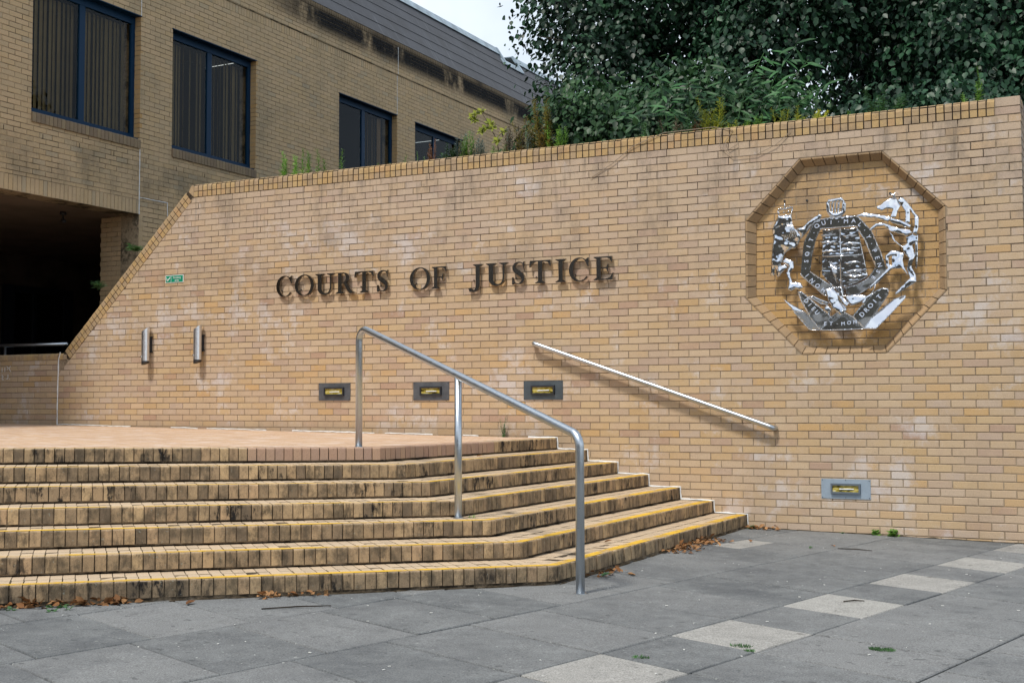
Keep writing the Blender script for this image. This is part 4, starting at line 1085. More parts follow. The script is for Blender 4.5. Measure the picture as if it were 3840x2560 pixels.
sheet('unicorn',[[(1010,450),(1036,438),(1060,415),(1104,386),(1146,384),(1166,420),(1180,442),(1162,482),(1148,532),(1110,530),(1128,470),(1085,464),(1048,482),(1016,470)]],YB-.03,.012,.004,.04,31,dome=.005,fr=(14,11),tilt=(.1,.24))
sheet('unicorn_mane',[[(1155,402),(1190,378),(1216,405),(1242,436),(1286,496),(1311,520),(1308,600),(1300,650),(1262,640),(1282,590),(1280,525),(1246,470),(1248,560),(1216,574),(1214,484),(1182,442)]],YB-.02,.012,.008,.036,32,dome=.005,fr=(14,11),tilt=(.05,.12))
sheet('unicorn_leg',[[(862,514),(920,492),(980,500),(1108,522),(1110,546),(1092,562),(1000,532),(922,526),(870,521)]],YB-.035,.012,.006,.036,33,dome=.005,fr=(14,11),tilt=(0,.15))
sheet('unicorn_leg',[[(958,606),(1000,570),(1050,560),(1108,580),(1180,608),(1250,612),(1262,640),(1222,660),(1150,642),(1110,630),(1062,588),(1012,592),(970,622)]],YB-.03,.012,.006,.036,34,dome=.005,fr=(14,11),tilt=(0,.12))
sheet('unicorn_body',[[(1092,622),(1122,645),(1142,692),(1190,732),(1222,712),(1215,665),(1262,640),(1304,652),(1302,700),(1262,722),(1284,800),(1258,880),(1292,940),(1298,990),(1246,1022),(1202,1050),(1150,1086),(1144,1070),(1215,1000),(1250,960),(1226,900),(1240,822),(1200,782),(1190,742),(1130,702)]],YB-.022,.012,.008,.036,35,dome=.005,fr=(14,11),tilt=(0,.10))
sheet('unicorn_leg',[[(1068,800),(1114,760),(1160,765),(1202,784),(1196,830),(1206,880),(1236,942),(1190,892),(1118,896),(1080,935),(1030,990),(962,1046),(966,1020),(1020,965),(1090,892),(1074,868)]],YB-.03,.012,.006,.036,36,dome=.005,fr=(14,11),tilt=(0,.14),holes=[[(1092,812),(1116,800),(1118,872),(1096,860)]])
sheet('unicorn_tail',[[(1284,702),(1302,700),(1304,800),(1298,885),(1288,895),(1282,830)]],YB-.015,.012,.005,.03,37,dome=0.008,fr=(14,11))
sheet('collar',[[(1108,530),(1180,548),(1256,582),(1250,606),(1180,590),(1110,566)]],YB-.045,.016,.005,.025,38,dome=0.005,fr=(14,11))
sheet('forelock',[[(1108,355),(1125,362),(1140,350),(1146,384),(1122,386)]],YB-.03,.01,.005,.02,39,dome=0.004,fr=(14,11)); rod('horn',[(1140,380),(1146,345),(1168,368)],.003,YB-.04,6)
# the scroll below
sheet('scroll',[[(455,1065),(480,1062),(560,1132),(684,1240),(642,1292),(602,1334),(540,1252),(472,1122)]],YB-.045,.012,.004,.07,41,rim=.003,fr=(5,5),tilt=(0,-.13),zc=2.17)
sheet('scroll',[[(416,1202),(500,1204),(546,1252),(604,1334),(526,1333),(470,1268)]],YB-.02,.012,.004,.06,42,rim=.003,fr=(5,5),tilt=(.0,-.2))
sheet('scroll',[[(602,1335),(642,1292),(684,1242),(762,1192),(838,1238),(880,1280),(922,1325),(760,1334)]],YB-.050,.012,.004,.07,43,rim=.003,fr=(5,5),tilt=(0,-.13),zc=2.17)
sheet('scroll',[[(840,1236),(880,1188),(1010,1055),(1060,1035),(1096,1040),(1102,1075),(1015,1200),(920,1326),(880,1282)]],YB-.047,.012,.004,.07,44,rim=.003,fr=(5,5),tilt=(0,-.13),zc=2.17)
sheet('scroll',[[(922,1325),(985,1230),(1130,1112),(1216,1078),(1214,1102),(1120,1210),(1012,1325)]],YB-.03,.012,.004,.07,45,rim=.003,fr=(5,5),tilt=(-.1,.33))
sheet('scroll_end',[[(515,1095),(560,1090),(602,1112),(668,1136),(642,1172),(598,1160),(560,1130)]],YB-.01,.012,.005,.04,46,dome=0.006,fr=(14,11),tilt=(.1,-.4))
sheet('scroll_end',[[(780,1090),(845,1078),(912,1080),(942,1096),(902,1130),(858,1150),(818,1160)]],YB-.005,.012,.005,.05,47,dome=0.006,fr=(14,11),tilt=(0,.2))
sheet('scroll_end',[[(340,1112),(400,1150),(440,1172),(500,1205),(420,1203),(385,1170)]],YB-.01,.008,.004,.05,48,dome=0.004,fr=(14,11),tilt=(.2,.2))
sheet('thistle',[[(905,1140),(935,1100),(985,1068),(1000,1080),(960,1110),(925,1160)]],YB-.06,.01,.008,.02,49,dome=0.008,fr=(14,11))
sheet('rose',[[(640,1175),(668,1160),(690,1185),(680,1232),(650,1205)]],YB-.07,.01,.008,.018,50,dome=0.008,fr=(14,11))
rod('stem',[(1005,1000),(998,1040),(960,1100),(915,1150)],.005,YB-.05)
# raised mottos
def motto(words,path,size,y,flip=False):
    P=[Vector(em(*p)) for p in path]; L=[0]
    for a,b in zip(P[:-1],P[1:]): L.append(L[-1]+(b-a).length)
    chars=words; n=len(chars); mb=MB()
    for k,c in enumerate(chars):
        if c==' ': continue
        s=L[-1]*(k+.5)/n
        i=max(j for j in range(len(L)-1) if L[j]<=s); t=(s-L[i])/(L[i+1]-L[i]); p=P[i].lerp(P[i+1],t); d=(P[i+1]-P[i]).normalized()
        me=text_mesh(c,size,.0022); yy=y(p.y) if callable(y) else y; M=Matrix.Translation((p.x,yy,p.y))@Matrix.Rotation(-math.atan2(d.y,d.x),4,'Y')@Matrix.Rotation(R_(90),4,'X')
        M=Matrix.Translation((p.x,yy-.004,p.y))@Matrix.Rotation(R_(-16),4,'X')@Matrix.Translation((-p.x,-yy,-p.y))@M
        mb.add([M@v.co for v in me.vertices],[tuple(f.vertices) for f in me.polygons]); bpy.data.meshes.remove(me)
    mb.build('motto_lettering',M_CHROME,arms,kind='stuff')
BT=lambda z:YB-.009-.17*(z-2.72)
motto('HONI·SOIT·QUI·MAL·Y·PENSE',[(640,1058),(560,1000),(492,925),(505,830),(520,745),(590,590),(640,572),(860,556),(905,590),(950,665),(1005,800),(1032,890),(960,975)],.062,BT)
ST=lambda z:YB-.056-.13*(z-2.17)
motto('DIEU',[(500,1115),(600,1225)],.060,ST); motto('ET·MON',[(622,1290),(760,1292),(880,1275)],.052,ST); motto('DROIT',[(895,1240),(1050,1085)],.066,ST)
# standoffs holding the arms to the recess
m=MB()
for p in ((300,800),(560,820),(850,750),(1240,780),(760,1290),(1040,1190),(560,1250)): 
    a,b=em(*p); m.tube([(a,YB+.04,b),(a,.082,b)],.008,8)
m.build('standoff',M_DARKM,arms,kind='stuff')
for i,p in enumerate([(487,392),(1088,340),(325,398)]):
    a,b=onp=em(*p); m=MB(); m.tube([(a,.078,b),(a,.070,b)],.011,12); o=m.build('bolt_head',M_DARKM,wall)

# ================================================================== VEGETATION
LT=np.array([(0,0,0),(.34,.22,.05),(.40,.55,.06),(0,1.12,-.04),(-.40,.55,.06),(-.34,.22,.05)])
LF=[(0,1,2,3),(0,3,4,5)]
LAN=np.array([(0,0,0),(.13,.30,.02),(.11,.75,.0),(0,1.15,-.10),(-.11,.75,.0),(-.13,.30,.02)])
def frames(d,nv):
    d=d/np.linalg.norm(d,axis=1,keepdims=True); x=np.cross(d,nv); x/=np.linalg.norm(x,axis=1,keepdims=True)+1e-9; z=np.cross(x,d); return x,d,z
def leaves_obj(name,pos,dirs,nv,size,mat,parent,tmpl=LT,kind=None):
    pos=np.asarray(pos); n=len(pos); x,y,z=frames(np.asarray(dirs),np.asarray(nv)); size=np.asarray(size).reshape(-1,1)
    V=np.zeros((n,6,3))
    for k,t in enumerate(tmpl): V[:,k]=pos+size*(x*t[0]+y*t[1]+z*t[2])
    V=V.reshape(-1,3); me=bpy.data.meshes.new(name)
    F=np.array(LF)[None]+np.arange(n)[:,None,None]*6; F=F.reshape(-1,4)
    me.vertices.add(len(V)); me.vertices.foreach_set('co',V.ravel()); me.loops.add(F.size); me.loops.foreach_set('vertex_index',F.ravel().astype(np.int32))
    me.polygons.add(len(F)); me.polygons.foreach_set('loop_start',np.arange(0,F.size,4,dtype=np.int32)); me.polygons.foreach_set('loop_total',np.full(len(F),4,dtype=np.int32))
    at=me.attributes.new('rnd','FLOAT','FACE'); at.data.foreach_set('value',np.repeat(RNG.random(n),2).astype(np.float32))
    me.materials.append(mat); me.update(calc_edges=True); me.validate()
    o=link(name,me)
    if parent is not None: child_world(o,parent)
    if kind: o['kind']=kind
    return o
def crown_points(blobs,nclus,per,droop=.5,spread=.16,front=None):
    """twig clusters on and inside ellipsoid blobs; each twig hangs and carries leaves"""
    vol=np.array([b[3]*b[4]*b[5] for b in blobs])**.67; pick=RNG.choice(len(blobs),nclus,p=vol/vol.sum())
    B=np.array(blobs)[pick]; u=RNG.normal(size=(nclus,3)); u/=np.linalg.norm(u,axis=1,keepdims=True)
    rad=1-RNG.random(nclus)**1.6*.42; c=B[:,:3]+u*B[:,3:6]*rad[:,None]
    t=RNG.random((nclus,per)); side=RNG.normal(size=(nclus,3)); side[:,2]=0; side/=np.linalg.norm(side,axis=1,keepdims=True)
    out=(u*np.array([1,1,.3])+side*.5)
    P=c[:,None]+out[:,None]*(t[...,None]*.38)+np.stack([np.zeros_like(t),np.zeros_like(t),-droop*t**1.4],-1)+RNG.normal(size=(nclus,per,3))*spread*np.array([1,1,.8])
    D=out[:,None]*.35+RNG.normal(size=(nclus,per,3))*.45+np.array([0,0,-.75])
    N=np.repeat(u[:,None],per,1)*.8+RNG.normal(size=(nclus,per,3))*.5+np.array([0,-.15,.45])
    return P.reshape(-1,3),D.reshape(-1,3),N.reshape(-1,3),c
def keep(P,D,N,f):
    m=f(P); return P[m],D[m],N[m]
def tree(name,label,cat,base,hgt,trunk_r,blobs,nclus,per,size,mat,group=None,limbs=14,**kw):
    e=empty(name,base); tag(e,label,cat,group)
    P,D,N,c=crown_points(blobs,nclus,per,**kw)
    m=P[:,1]>.42; P,D,N=P[m],D[m],N[m]
    leaves_obj('crown',P,D,N,RNG.uniform(.5,1.25,len(P))*size,mat,e)
    t=MB(); b=Vector(base); r=random.Random(len(P)); pts=[b+Vector((r.uniform(-.1,.1)*k,r.uniform(-.1,.1)*k,hgt*k/6)) for k in range(7)]
    t.tube(pts,[trunk_r*(1-.11*k) for k in range(7)],10); t.build('trunk',M_BARK,e,True)
    l=MB()
    for k in range(limbs):
        bl=blobs[k%len(blobs)]; a=pts[2+k%4]; q=Vector(c[(k*37)%len(c)])
        mid=a.lerp(q,.5)+Vector((0,0,.25)); l.tube([a,mid,q],[trunk_r*.35,trunk_r*.2,.012],6)
        for j in range(4):
            q2=q+Vector((r.uniform(-.7,.7),r.uniform(-.7,.7),r.uniform(-.5,.5))); l.tube([mid.lerp(q,.6),q2],[.016,.005],4)
    l.build('branch',M_BARK,e,True,kind='stuff')
    return e
# broad tree filling the top centre, its crown hanging down to the wall on the left
tree('broadleaf_tree','large glossy leaved tree behind the wall, its left edge against the sky','tree',(8.3,5.0,3.4),4.2,.20,
     [(6.35,4.0,7.3,.85,1.1,1.1),(7.3,4.2,7.6,1.3,1.3,1.3),(6.65,3.6,6.1,.62,.8,.75),(8.6,4.4,7.4,1.3,1.2,1.0),(7.30,4.0,5.65,.45,.6,.35),(9.35,3.2,6.35,.75,.7,.85),(9.6,4.0,7.4,1.0,1.2,1.2),(8.75,3.0,5.75,.55,.6,.6)],1450,28,.080,M_LEAF,'dark trees behind the wall')
tree('broadleaf_tree','dark dense tree rising behind the right end of the wall','tree',(12.4,4.2,3.4),4.2,.18,
     [(11.6,3.6,6.4,.95,1.0,.9),(12.9,3.8,6.2,1.2,1.1,1.3),(11.4,3.2,5.5,.75,.7,.65),(12.7,3.0,5.0,1.2,.9,.7),(10.9,4.2,6.9,.8,1.1,.8)],1100,26,.078,M_LEAF,'dark trees behind the wall')
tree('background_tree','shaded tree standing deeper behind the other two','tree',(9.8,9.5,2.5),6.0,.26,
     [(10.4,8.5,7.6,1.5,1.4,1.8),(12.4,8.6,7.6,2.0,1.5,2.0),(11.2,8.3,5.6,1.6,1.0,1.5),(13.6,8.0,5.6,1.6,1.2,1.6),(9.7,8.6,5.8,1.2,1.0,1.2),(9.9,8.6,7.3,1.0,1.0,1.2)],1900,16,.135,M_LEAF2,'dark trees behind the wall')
def bush(label,blobs,nclus,per,size,mat,base,tm=LT,group='shrubs growing behind the wall coping',**kw):
    e=empty('shrub',base); tag(e,label,'shrub',group)
    P,D,N,c=crown_points(blobs,nclus,per,**kw); m=(P[:,1]>.42)&(P[:,2]>3.8); P,D,N=P[m],D[m],N[m]
    N=N+np.array([0,-.3,.3])
    leaves_obj('foliage',P,D,N,RNG.uniform(.7,1.2,len(P))*size,mat,e,tm)
    l=MB()
    for k in range(14):
        q=Vector(c[(k*13)%len(c)]); b=Vector(base)+Vector((RNG.uniform(-.3,.3),RNG.uniform(-.1,.1),0)); l.tube([b,b.lerp(q,.5)+Vector((0,0,.1)),q],[.014,.010,.004],5)
    l.build('stem',M_BARK,e,kind='stuff'); return e
bush('heart leaved green shrub left of the trees, against the slate roof',[(6.75,2.1,4.65,.42,.4,.55),(7.2,2.0,4.5,.42,.4,.6),(7.0,2.2,5.05,.35,.4,.42)],330,20,.078,M_BUSH,(7.0,2.1,3.7),droop=.18,spread=.13)
bush('heart leaved green shrub under the dark middle gap of the trees',[(7.85,1.9,4.55,.5,.4,.6),(8.3,2.0,4.7,.35,.4,.75)],300,20,.078,M_BUSH,(8.0,2.0,3.7),droop=.18,spread=.13)
bush('heart leaved green shrub behind the middle of the coping, below the sky gap',[(8.85,1.9,4.55,.5,.4,.70),(9.35,1.9,4.45,.45,.4,.65)],300,20,.074,M_BUSH,(9.1,2.0,3.7),droop=.18,spread=.13)
bush('low dark green shrub behind the coping above the octagon',[(10.7,1.9,4.35,.8,.4,.42),(11.6,1.9,4.35,.6,.4,.45)],260,18,.07,M_LEAF,(11.2,2.0,3.7),droop=.15,spread=.13)
soil=MB(); soil.box((2.5,.34,3.2),(12.2,12,3.86)); so_=soil.build('planter_soil',plain('soil',(.03,.024,.018),.95,0,.1,var=.4,scale=5)); tag(so_,kind='structure')
wb=MB(); wb.box((XR-.3,.3305,-.5),(XR+.0-.006,4,4.095)); wb.build('return_wall',M_MORT,wall)

# weeds on and behind the coping: one plant each
M_W=[mat_leaf('weed_green',(.09,.20,.035),(.16,.31,.055),.55,.25,.3),mat_leaf('weed_yellow',(.24,.30,.04),(.36,.38,.05),.55,.3,.3),mat_leaf('weed_dry',(.12,.10,.07),(.20,.17,.12),.8,.1,.1),mat_leaf('weed_grey',(.14,.19,.16),(.20,.25,.22),.6,.2,.3),mat_leaf('weed_rust',(.16,.08,.045),(.24,.12,.06),.7,.15,.2),mat_leaf('weed_dark',(.035,.10,.035),(.07,.16,.05),.45,.2,.4),mat_leaf('weed_ochre',(.20,.19,.035),(.13,.10,.03),.6,.25,.2)]
def plant(x,y,z,h,n,ll,mi,label,spread=.12,stems=3,lean=.15,tm=LAN,start=.1,up=.6,cat='weed',group='weeds growing on top of the wall',name='weed_plant',stem_mat=None,jit=.012):
    e=empty(name,(x,y,z)); tag(e,label,cat,group)
    P=[];D=[];N=[];Sz=[]; m=MB(); r=random.Random(int(x*1000)+n)
    h*=1.12; n=int(n*1.5)
    for s in range(stems):
        a=r.uniform(0,6.28); b=Vector((x+r.uniform(-1,1)*spread*.5,y+r.uniform(-1,1)*spread*.3,z-.03)); hh=h*r.uniform(.6,1) if s else h
        tip=b+Vector((math.cos(a)*lean*hh,math.sin(a)*lean*hh*.6,hh)); mid=b.lerp(tip,.5)+Vector((r.uniform(-.03,.03)*hh*3,0,0))
        m.tube([b,mid,tip],[.0035,.0028,.0012],5)
        for k in range(n):
            t=start+(1-start)*k/n+r.uniform(0,.03); p=(b.lerp(mid,t*2) if t<.5 else mid.lerp(tip,t*2-1)); an=k*2.4+r.uniform(-.5,.5)
            P.append((p.x+r.uniform(-jit,jit),p.y+r.uniform(-jit,jit),p.z)); D.append((math.cos(an),math.sin(an),up+r.uniform(-.25,.25))); N.append((r.uniform(-.3,.3),-.35,1)); Sz.append(ll*1.2*r.uniform(.7,1.15)*(1.1-.6*t))
    leaves_obj('foliage',P,D,N,Sz,M_W[mi],e,tm); m.build('stem',stem_mat or M_W[mi],e,kind='stuff' if stems>1 else None); return e
ZC=4.115
PL=[(2.53,.16,.06,14,.035,5,'low green tuft on the left end of the coping',dict(stems=5,spread=.22)),
(2.42,.10,.03,8,.03,5,'tiny green sprig at the mitre where the coping turns down',dict(stems=3)),
(3.66,.22,.36,46,.050,0,'tall feathery green weed, left of the pair before the first windows',dict(stems=5,spread=.26,lean=.12)),
(4.02,.22,.33,42,.048,0,'tall feathery green weed, right of the pair before the first windows',dict(stems=5,spread=.28,lean=.1)),
(4.49,.15,.27,26,.042,0,'single upright weed at the left edge of the third window',dict(stems=1,lean=.04)),
(5.10,.14,.08,8,.03,0,'short sprig in front of the third window mullion',dict(stems=1)),
(5.27,.14,.07,8,.03,0,'very short sprig in the right half of the third window',dict(stems=1)),
(5.40,.14,.14,14,.036,0,'small upright weed at the right jamb of the third window',dict(stems=1)),
(5.62,.16,.17,12,.02,0,'thin pale seeding weed between the third and fourth windows',dict(stems=2,lean=.05)),
(5.76,.18,.27,30,.035,4,'rusty seed head weed before the nearly black window',dict(stems=3,spread=.07,lean=.07,up=1.4)),
(5.98,.16,.12,12,.070,5,'small broad leaved weed before the nearly black window',dict(stems=3,spread=.16)),
(6.17,.20,.32,34,.045,3,'grey withered weed left of the yellow sapling',dict(stems=4,spread=.18)),
(6.30,.18,.32,42,.045,0,'bright green grassy weed left of the yellow sapling',dict(stems=6,spread=.22,lean=.1)),
(6.80,.22,.38,34,.05,2,'brown withered weed right of the yellow sapling',dict(stems=9,spread=.40)),
(6.42,.20,.26,30,.05,3,'second grey green weed just right of the grassy clump',dict(stems=6,spread=.24)),
(6.08,.17,.20,26,.05,5,'dark green weed between the rusty seed head and the grey one',dict(stems=5,spread=.18)),
(7.02,.22,.42,34,.055,6,'shorter ochre weed leaning left beside the tall ochre shrub',dict(stems=6,spread=.22,lean=.25)),
(8.55,.26,.22,24,.05,5,'leafy green weed left of the brown dry one',dict(stems=5,spread=.26)),
(9.70,.24,.16,24,.05,0,'fresh green weed between the two yellow patches',dict(stems=5,spread=.3)),
(9.08,.26,.20,24,.05,4,'reddish brown weed left of the yellow green shrub',dict(stems=5,spread=.22)),
(6.98,.20,.30,26,.045,3,'grey green straggly weed beside the ochre shrub',dict(stems=6,spread=.3)),
(6.66,.16,.14,14,.05,0,'low green weed under the yellow sapling',dict(stems=5,spread=.34)),
(7.16,.26,.58,52,.070,6,'tall ochre shrubby weed against the end of the slate roof',dict(stems=9,spread=.34,lean=.14)),
(7.36,.22,.32,40,.050,0,'bright green bushy weed at the foot of the glossy shrubs',dict(stems=5,spread=.18)),
(8.72,.24,.25,20,.05,2,'brown dry weed behind the middle of the coping',dict(stems=4,spread=.3)),
(8.90,.25,.34,30,.045,5,'dark green upright weed behind the middle of the coping',dict(stems=4,spread=.2)),
(9.22,.24,.40,46,.060,1,'yellow green shrubby weed left of the vine loop',dict(stems=6,spread=.28)),
(9.42,.24,.13,16,.045,1,'low yellow green weed beside the vine loop',dict(stems=5,spread=.26)),
(9.98,.24,.20,22,.045,1,'yellow flowering weed left of the octagon top',dict(stems=5,spread=.22,lean=.25)),
(10.16,.20,.11,20,.045,1,'low yellow mat weed just left of the octagon top',dict(stems=12,spread=.55)),
(10.62,.16,.10,10,.028,0,'pair like sprig just above the left side of the octagon',dict(stems=2,spread=.18)),
(10.98,.16,.27,52,.050,5,'drooping grassy tuft over the coping above the octagon',dict(stems=7,spread=.26,lean=.5,up=0)),
(11.67,.18,.15,20,.030,0,'shorter feathery spire, left of three near the wall end',dict(stems=1,lean=.03)),
(11.755,.18,.12,18,.028,0,'shortest feathery spire, middle of three near the wall end',dict(stems=1,lean=.03)),
(11.86,.18,.36,52,.036,0,'tallest feathery spire near the right end of the wall',dict(stems=2,spread=.03,lean=.03)),
(11.99,.14,.05,8,.03,0,'tiny sprig beside the end stone of the coping',dict(stems=1))]
for x,y,h_,n,ll,mi,lab,kw in PL: plant(x,y,ZC,h_,n,ll,mi,lab,**kw)
# yellow sapling: bent stem with a few bright leaf clusters
e=empty('sapling',(6.66,.25,ZC)); tag(e,'thin bent sapling with bright yellow green leaf clusters against the facade','sapling')
m=MB(); m.tube([(6.66,.25,ZC-.05),(6.60,.25,ZC+.22),(6.50,.25,ZC+.40),(6.40,.25,ZC+.56)],[.006,.005,.004,.002],6); m.tube([(6.50,.25,ZC+.40),(6.33,.25,ZC+.47)],[.003,.002],5); m.tube([(6.60,.25,ZC+.22),(6.70,.25,ZC+.30)],[.003,.002],5); m.build('stem',M_BARK,e)
P=[];D=[];N=[];S_=[]
for c in ((6.40,.25,ZC+.57),(6.33,.25,ZC+.55),(6.28,.25,ZC+.50),(6.33,.25,ZC+.47),(6.52,.25,ZC+.42),(6.56,.24,ZC+.36),(6.46,.25,ZC+.36),(6.70,.25,ZC+.30),(6.62,.24,ZC+.20),(6.40,.25,ZC+.33)):
    for k in range(7):
        an=k*.9+RNG.uniform(0,.5); P.append(c); D.append((math.cos(an),-.2,math.sin(an)*.6)); N.append((0,-.6,.8)); S_.append(RNG.uniform(.045,.075))
leaves_obj('foliage',P,D,N,S_,M_W[1],e)
# long narrow leaved shrub in front of the dark trees
e=empty('shrub',(9.0,1.0,3.9)); tag(e,'shrub with long drooping willow like leaves above the middle of the wall','shrub','shrubs growing behind the wall coping')
P=[];D=[];N=[];S_=[]; m=MB(); r=random.Random(6)
for sx,tx,tz in ((8.3,7.85,4.95),(8.5,8.35,5.05),(8.7,8.75,4.9),(8.9,9.25,4.98),(9.1,9.55,5.15),(9.3,9.95,5.25),(9.4,10.1,4.95),(9.5,10.3,4.75),(8.4,8.0,4.6),(9.0,9.0,4.7),(9.3,9.7,4.75),(8.8,8.5,4.6)):
    b=Vector((sx,1.0,3.9)); t=Vector((tx,.85+r.uniform(-.2,.2),tz)); mid=b.lerp(t,.55)+Vector((0,0,.18)); m.tube([b,mid,t],[.008,.006,.003],5)
    for k in range(22):
        q=b.lerp(mid,k/11) if k<11 else mid.lerp(t,k/11-1); 
        if k<6: continue
        an=r.choice((-1,1)); P.append(tuple(q)); D.append((an*r.uniform(.3,1)+(tx-sx)*.5,r.uniform(-.6,.2),r.uniform(-.7,.35))); N.append((r.uniform(-.3,.3),-.7,.7)); S_.append(r.uniform(.14,.21))
leaves_obj('foliage',P,D,N,S_,mat_leaf('willow_leaf',(.018,.070,.028),(.045,.12,.042),.5,.15,.25),e,LAN); m.build('stem',M_W[5],e,kind='stuff')
# dead vine looping over the coping
e=empty('dead_vine',(9.6,-.02,4.0)); tag(e,'thin pale dead vine looping over the coping left of the octagon','vine')
m=MB(); m.tube([(7.9,-.01,3.72),(8.15,-.015,3.85),(8.4,-.02,4.02),(8.75,-.01,4.13),(9.3,.0,4.135),(9.5,-.015,4.08),(9.42,-.02,3.96),(9.46,-.02,3.88),(9.56,-.02,3.93),(9.54,-.02,4.02)],.0035,6); m.tube([(9.38,-.012,4.09),(9.36,-.02,3.93),(9.5,-.02,3.80),(9.75,-.02,3.80),(9.95,-.02,3.88),(10.1,-.015,4.0)],.003,6); m.build('stem',plain('dead_stem',(.30,.24,.18),.8),e)
# other plants
g2='weeds rooted in the wall and paving'
plant(6.82,-.03,.90,.24,12,.030,5,'small weed growing on the landing at the foot of the wall',stems=4,spread=.08,group=g2,lean=.2)
plant(1.22,.02,3.34,.10,16,.09,5,'fern sprig growing from the middle of the raking coping',stems=4,spread=.1,lean=.9,group=g2,up=.2)
plant(.64,.02,2.86,.10,14,.08,5,'fern sprig growing from the lower raking coping',stems=3,spread=.1,lean=.9,group=g2,up=.2)
plant(10.86,-.03,.0,.07,4,.045,0,'left of two leafy weeds at the foot of the wall',stems=3,spread=.05,group=g2,tm=LT)
plant(11.03,-.03,.0,.07,5,.05,0,'right of two leafy weeds at the foot of the wall',stems=4,spread=.09,group=g2,tm=LT)
plant(10.55,-.03,.0,.025,6,.03,5,'tiny weed at the foot of the wall left of the leafy pair',stems=2,spread=.05,group=g2,tm=LT)
plant(9.66,-.10,gz(9.66),.05,6,.05,5,'small green weed in the corner between bottom step and wall',stems=3,spread=.06,group=g2,tm=LT)
plant(7.34,-6.92,gz(7.34),.05,4,.038,5,'green seedlings among dead leaves at the lower left',stems=5,spread=.32,group=g2,tm=LT)
plant(7.20,-7.04,gz(7.2),.04,4,.035,5,'second clump of seedlings at the lower left frame edge',stems=3,spread=.12,group=g2,tm=LT)
plant(8.60,-3.98,stepz(4,8.6),.04,6,.03,0,'tiny weed at the foot of the middle handrail post',stems=2,spread=.04,group=g2)
def tuft(x,y,n,r0,label):
    e=empty('grass_tuft',(x,y,gz(x))); tag(e,label,'grass tuft','grass tufts in the paving joints')
    a=RNG.uniform(0,6.28,n); rr_=RNG.random(n)**.5*r0; P=np.stack([x+np.cos(a)*rr_*1.5,y+np.sin(a)*rr_*.8,np.full(n,gz(x))],1)
    leaves_obj('blades',P,np.stack([RNG.normal(size=n)*.6,RNG.normal(size=n)*.6,np.ones(n)],1),np.stack([RNG.normal(size=n),RNG.normal(size=n),np.full(n,.2)],1),RNG.uniform(.008,.018,n),M_W[5],e,LAN)
tuft(11.97,-5.64,260,.045,'green grass tuft in the joint at the lower right'); tuft(11.30,-5.92,120,.04,'mossy tuft at the corner of a pale slab'); tuft(10.95,-6.45,70,.03,'small mossy tuft between the two lowest pale slabs'); tuft(11.38,-6.02,60,.02,'smallest mossy tuft on the lower edge of a pale slab')

# ================================================================== DEAD LEAVES
M_DEAD=mat_leaf('dead_leaf',(.20,.085,.03),(.36,.20,.09),.7,.1,.2)
def litter(x0,y0,x1,y1,w,n,label,zf=gz):
    t=RNG.random(n); off=np.abs(RNG.normal(size=n))*w; d=np.array([x1-x0,y1-y0]); nn=np.array([d[1],-d[0]])/np.linalg.norm(d)
    if nn[0]<0 and abs(nn[0])>abs(nn[1]): nn=-nn
    xy=np.array([x0,y0])+t[:,None]*d+off[:,None]*nn; z=np.array([zf(a) for a in xy[:,0]])+.004+RNG.random(n)*.035*np.exp(-off/w)
    o=leaves_obj('leaf_litter',np.column_stack([xy,z]),np.stack([RNG.normal(size=n),RNG.normal(size=n),RNG.normal(size=n)*.35],1),np.stack([RNG.normal(size=n)*.5,RNG.normal(size=n)*.5,np.ones(n)],1),RNG.uniform(.03,.065,n),M_DEAD,None,CUR); tag(o,label,'dead leaves','drifts of dead leaves',kind='stuff'); return o
CUR=np.array([(0,0,0),(.28,.25,.20),(.30,.62,.16),(0,1.05,.12),(-.30,.6,.22),(-.26,.25,.14)])
litter(9.60,-2.45,9.62,-1.25,.09,150,'brown dead leaves drifted along the side of the bottom step')
litter(9.64,-.12,9.95,-.05,.05,40,'few brown leaves in the corner where step meets wall')
litter(7.05,-7.02,7.62,-6.48,.045,110,'brown dead leaves heaped at the lower left under the bottom step')
litter(9.62,-4.05,9.66,-3.6,.07,26,'few brown leaves on the paving right of the lower handrail post')
litter(8.15,-5.98,8.5,-5.62,.03,30,'thin line of brown leaves under the middle of the bottom step')
def leaf1(x,y,z,s,a,label,c=M_DEAD):
    o=leaves_obj('fallen_leaf',[(0,0,0)],[(math.cos(a),math.sin(a),.12)],[(.1,.1,1)],[s],c,None,CUR); o.location=(x,y,z+.003); tag(o,label,'leaf','single fallen leaves')
leaf1(9.30,-3.02,stepz(6,9.3),.07,.5,'brown leaf lying on the bottom tread'); leaf1(7.95,-6.40,gz(8),.07,1.4,'curled orange leaf below the left part of the bottom step'); leaf1(10.0,-1.25,gz(10),.06,2.,'dark red leaf on the pale slab beside the drift')
leaf1(7.60,-2.05,stepz(1,7.6),.06,.2,'brown leaf on the second tread from the top'); leaf1(10.75,-1.2,gz(10.7),.05,2.8,'brown leaf on the paving near the foot of the wall'); leaf1(10.58,-1.45,gz(10.6),.05,1.2,'green leaf lying on the paving',M_W[5]); leaf1(9.68,-3.98,gz(9.7),.09,.9,'green leaf fallen beside the bottom step',M_W[5])
def twig(x,y,l,a,label):
    m=MB(); c=Vector((x,y,gz(x)+.006)); d=Vector((math.cos(a),math.sin(a),0))*l/2; m.tube([c-d,c+Vector((0,.004,.004)),c+d],[.004,.005,.003],6); o=m.build('twig',M_BARK); tag(o,label,'twig','twigs on the paving')
twig(11.52,-4.15,.14,.6,'dark twig lying on the second pale slab'); twig(10.95,-1.35,.30,-.1,'brown stick lying near the foot of the wall'); twig(8.60,-6.15,.42,.75,'long brown stick against the bottom step')
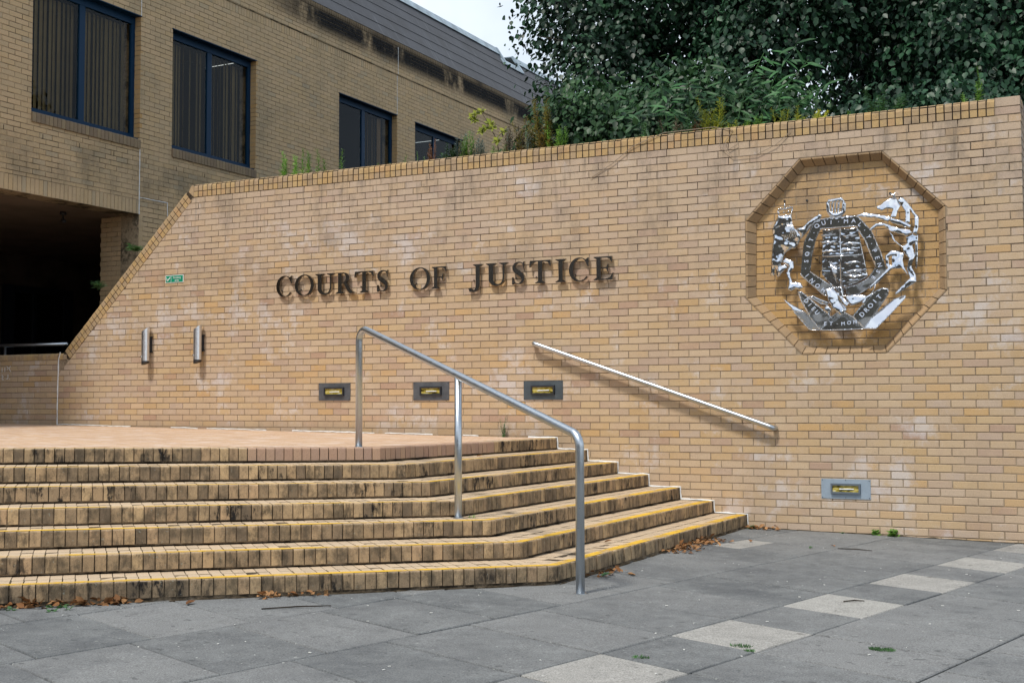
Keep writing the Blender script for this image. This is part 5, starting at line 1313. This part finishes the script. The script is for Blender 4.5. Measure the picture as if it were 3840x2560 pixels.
M_SOIL=plain('joint_soil',(.05,.038,.024),.95,0,.1,var=.5,scale=25)
def dirt(pts,w,seed,label):
    r=random.Random(seed); mb=MB(); P=[]
    for a,b in zip(pts[:-1],pts[1:]):
        a=Vector(a); b=Vector(b); n=max(2,int((b-a).length/.07))
        for i in range(n): P.append(a.lerp(b,i/n))
    P.append(Vector(pts[-1])); P=[Vector((p.x+r.uniform(-.004,.004),p.y+r.uniform(-.004,.004),gz(p.x)-.001)) for p in P]
    mb.tube(P,[w*r.uniform(.15,1.3) for _ in P],6); o=mb.build('dirt',M_SOIL,None,True); tag(o,label,'dirt','dirt in the corners',kind='stuff')
_c=Vector((9.575,-4.47,0)); _f=_c-TB*6
dirt([(9.615,-.03,0),_c,_f],.013,5,'dark dirt gathered along the foot of the bottom step'); dirt([(9.65,-.012,0),(12.25,-.012,0)],.011,6,'dirt and moss along the foot of the wall')
M_BIT=plain('white_bit',(.62,.62,.58),.7)
m=MB(); rr=random.Random(44)
for k in range(150):
    x=rr.uniform(7.5,13.2); y=rr.uniform(-7.6,-.1)
    if x<9.7 and x-y<14.2: continue
    if not in_view(x,y,0,0): continue
    s=rr.uniform(.003,.009); M=Matrix.Translation((x,y,gz(x)+.002))@Matrix.Rotation(rr.uniform(0,6),4,'Z'); m.box((-s,-s*.5,0),(s,s*.5,s*.4),0,M)
o=m.build('grit',M_BIT); tag(o,'scattered pale grit and crumbs over the grey paving','grit',kind='stuff')

# ================================================================== ACROSS THE STREET (seen only as reflections)
ob=empty('office_building',(-5,-45,0)); tag(ob,'dark brick office block across the street, mirrored in the steel letters','building')
M_OB=plain('dark_brick',(.15,.12,.095),.9,0,.1,var=.25,scale=1); m=MB(); m.box((-45,-58,-1),(40,-45,13)); m.build('wall',M_OB,ob)
wf=plain('white_window_frame',(.6,.6,.6),.5)
for r_ in range(3):
    for c in range(14):
        x=-40+c*5.6; z=1.8+r_*3.8; m=MB()
        for a,b in (((x,z),(x+3,z+.1)),((x,z+1.9),(x+3,z+2.)),((x,z+.11),(x+.1,z+1.89)),((x+2.9,z+.11),(x+3,z+1.89)),((x+1.45,z+.11),(x+1.55,z+1.89))): m.box((a[0],-44.98,a[1]),(b[0],-44.9,b[1]))
        o=m.build('window',wf,ob,kind=None)
tree('street_tree','street tree across the road, visible only mirrored in the polished steel','tree',(-3,-32,0),6,.25,[(-3,-32,7,3.5,3,3.5),(-8,-33,6.5,3,3,3),(2,-33,6.5,3,3,3)],10,10,.3,M_LEAF2) if False else None
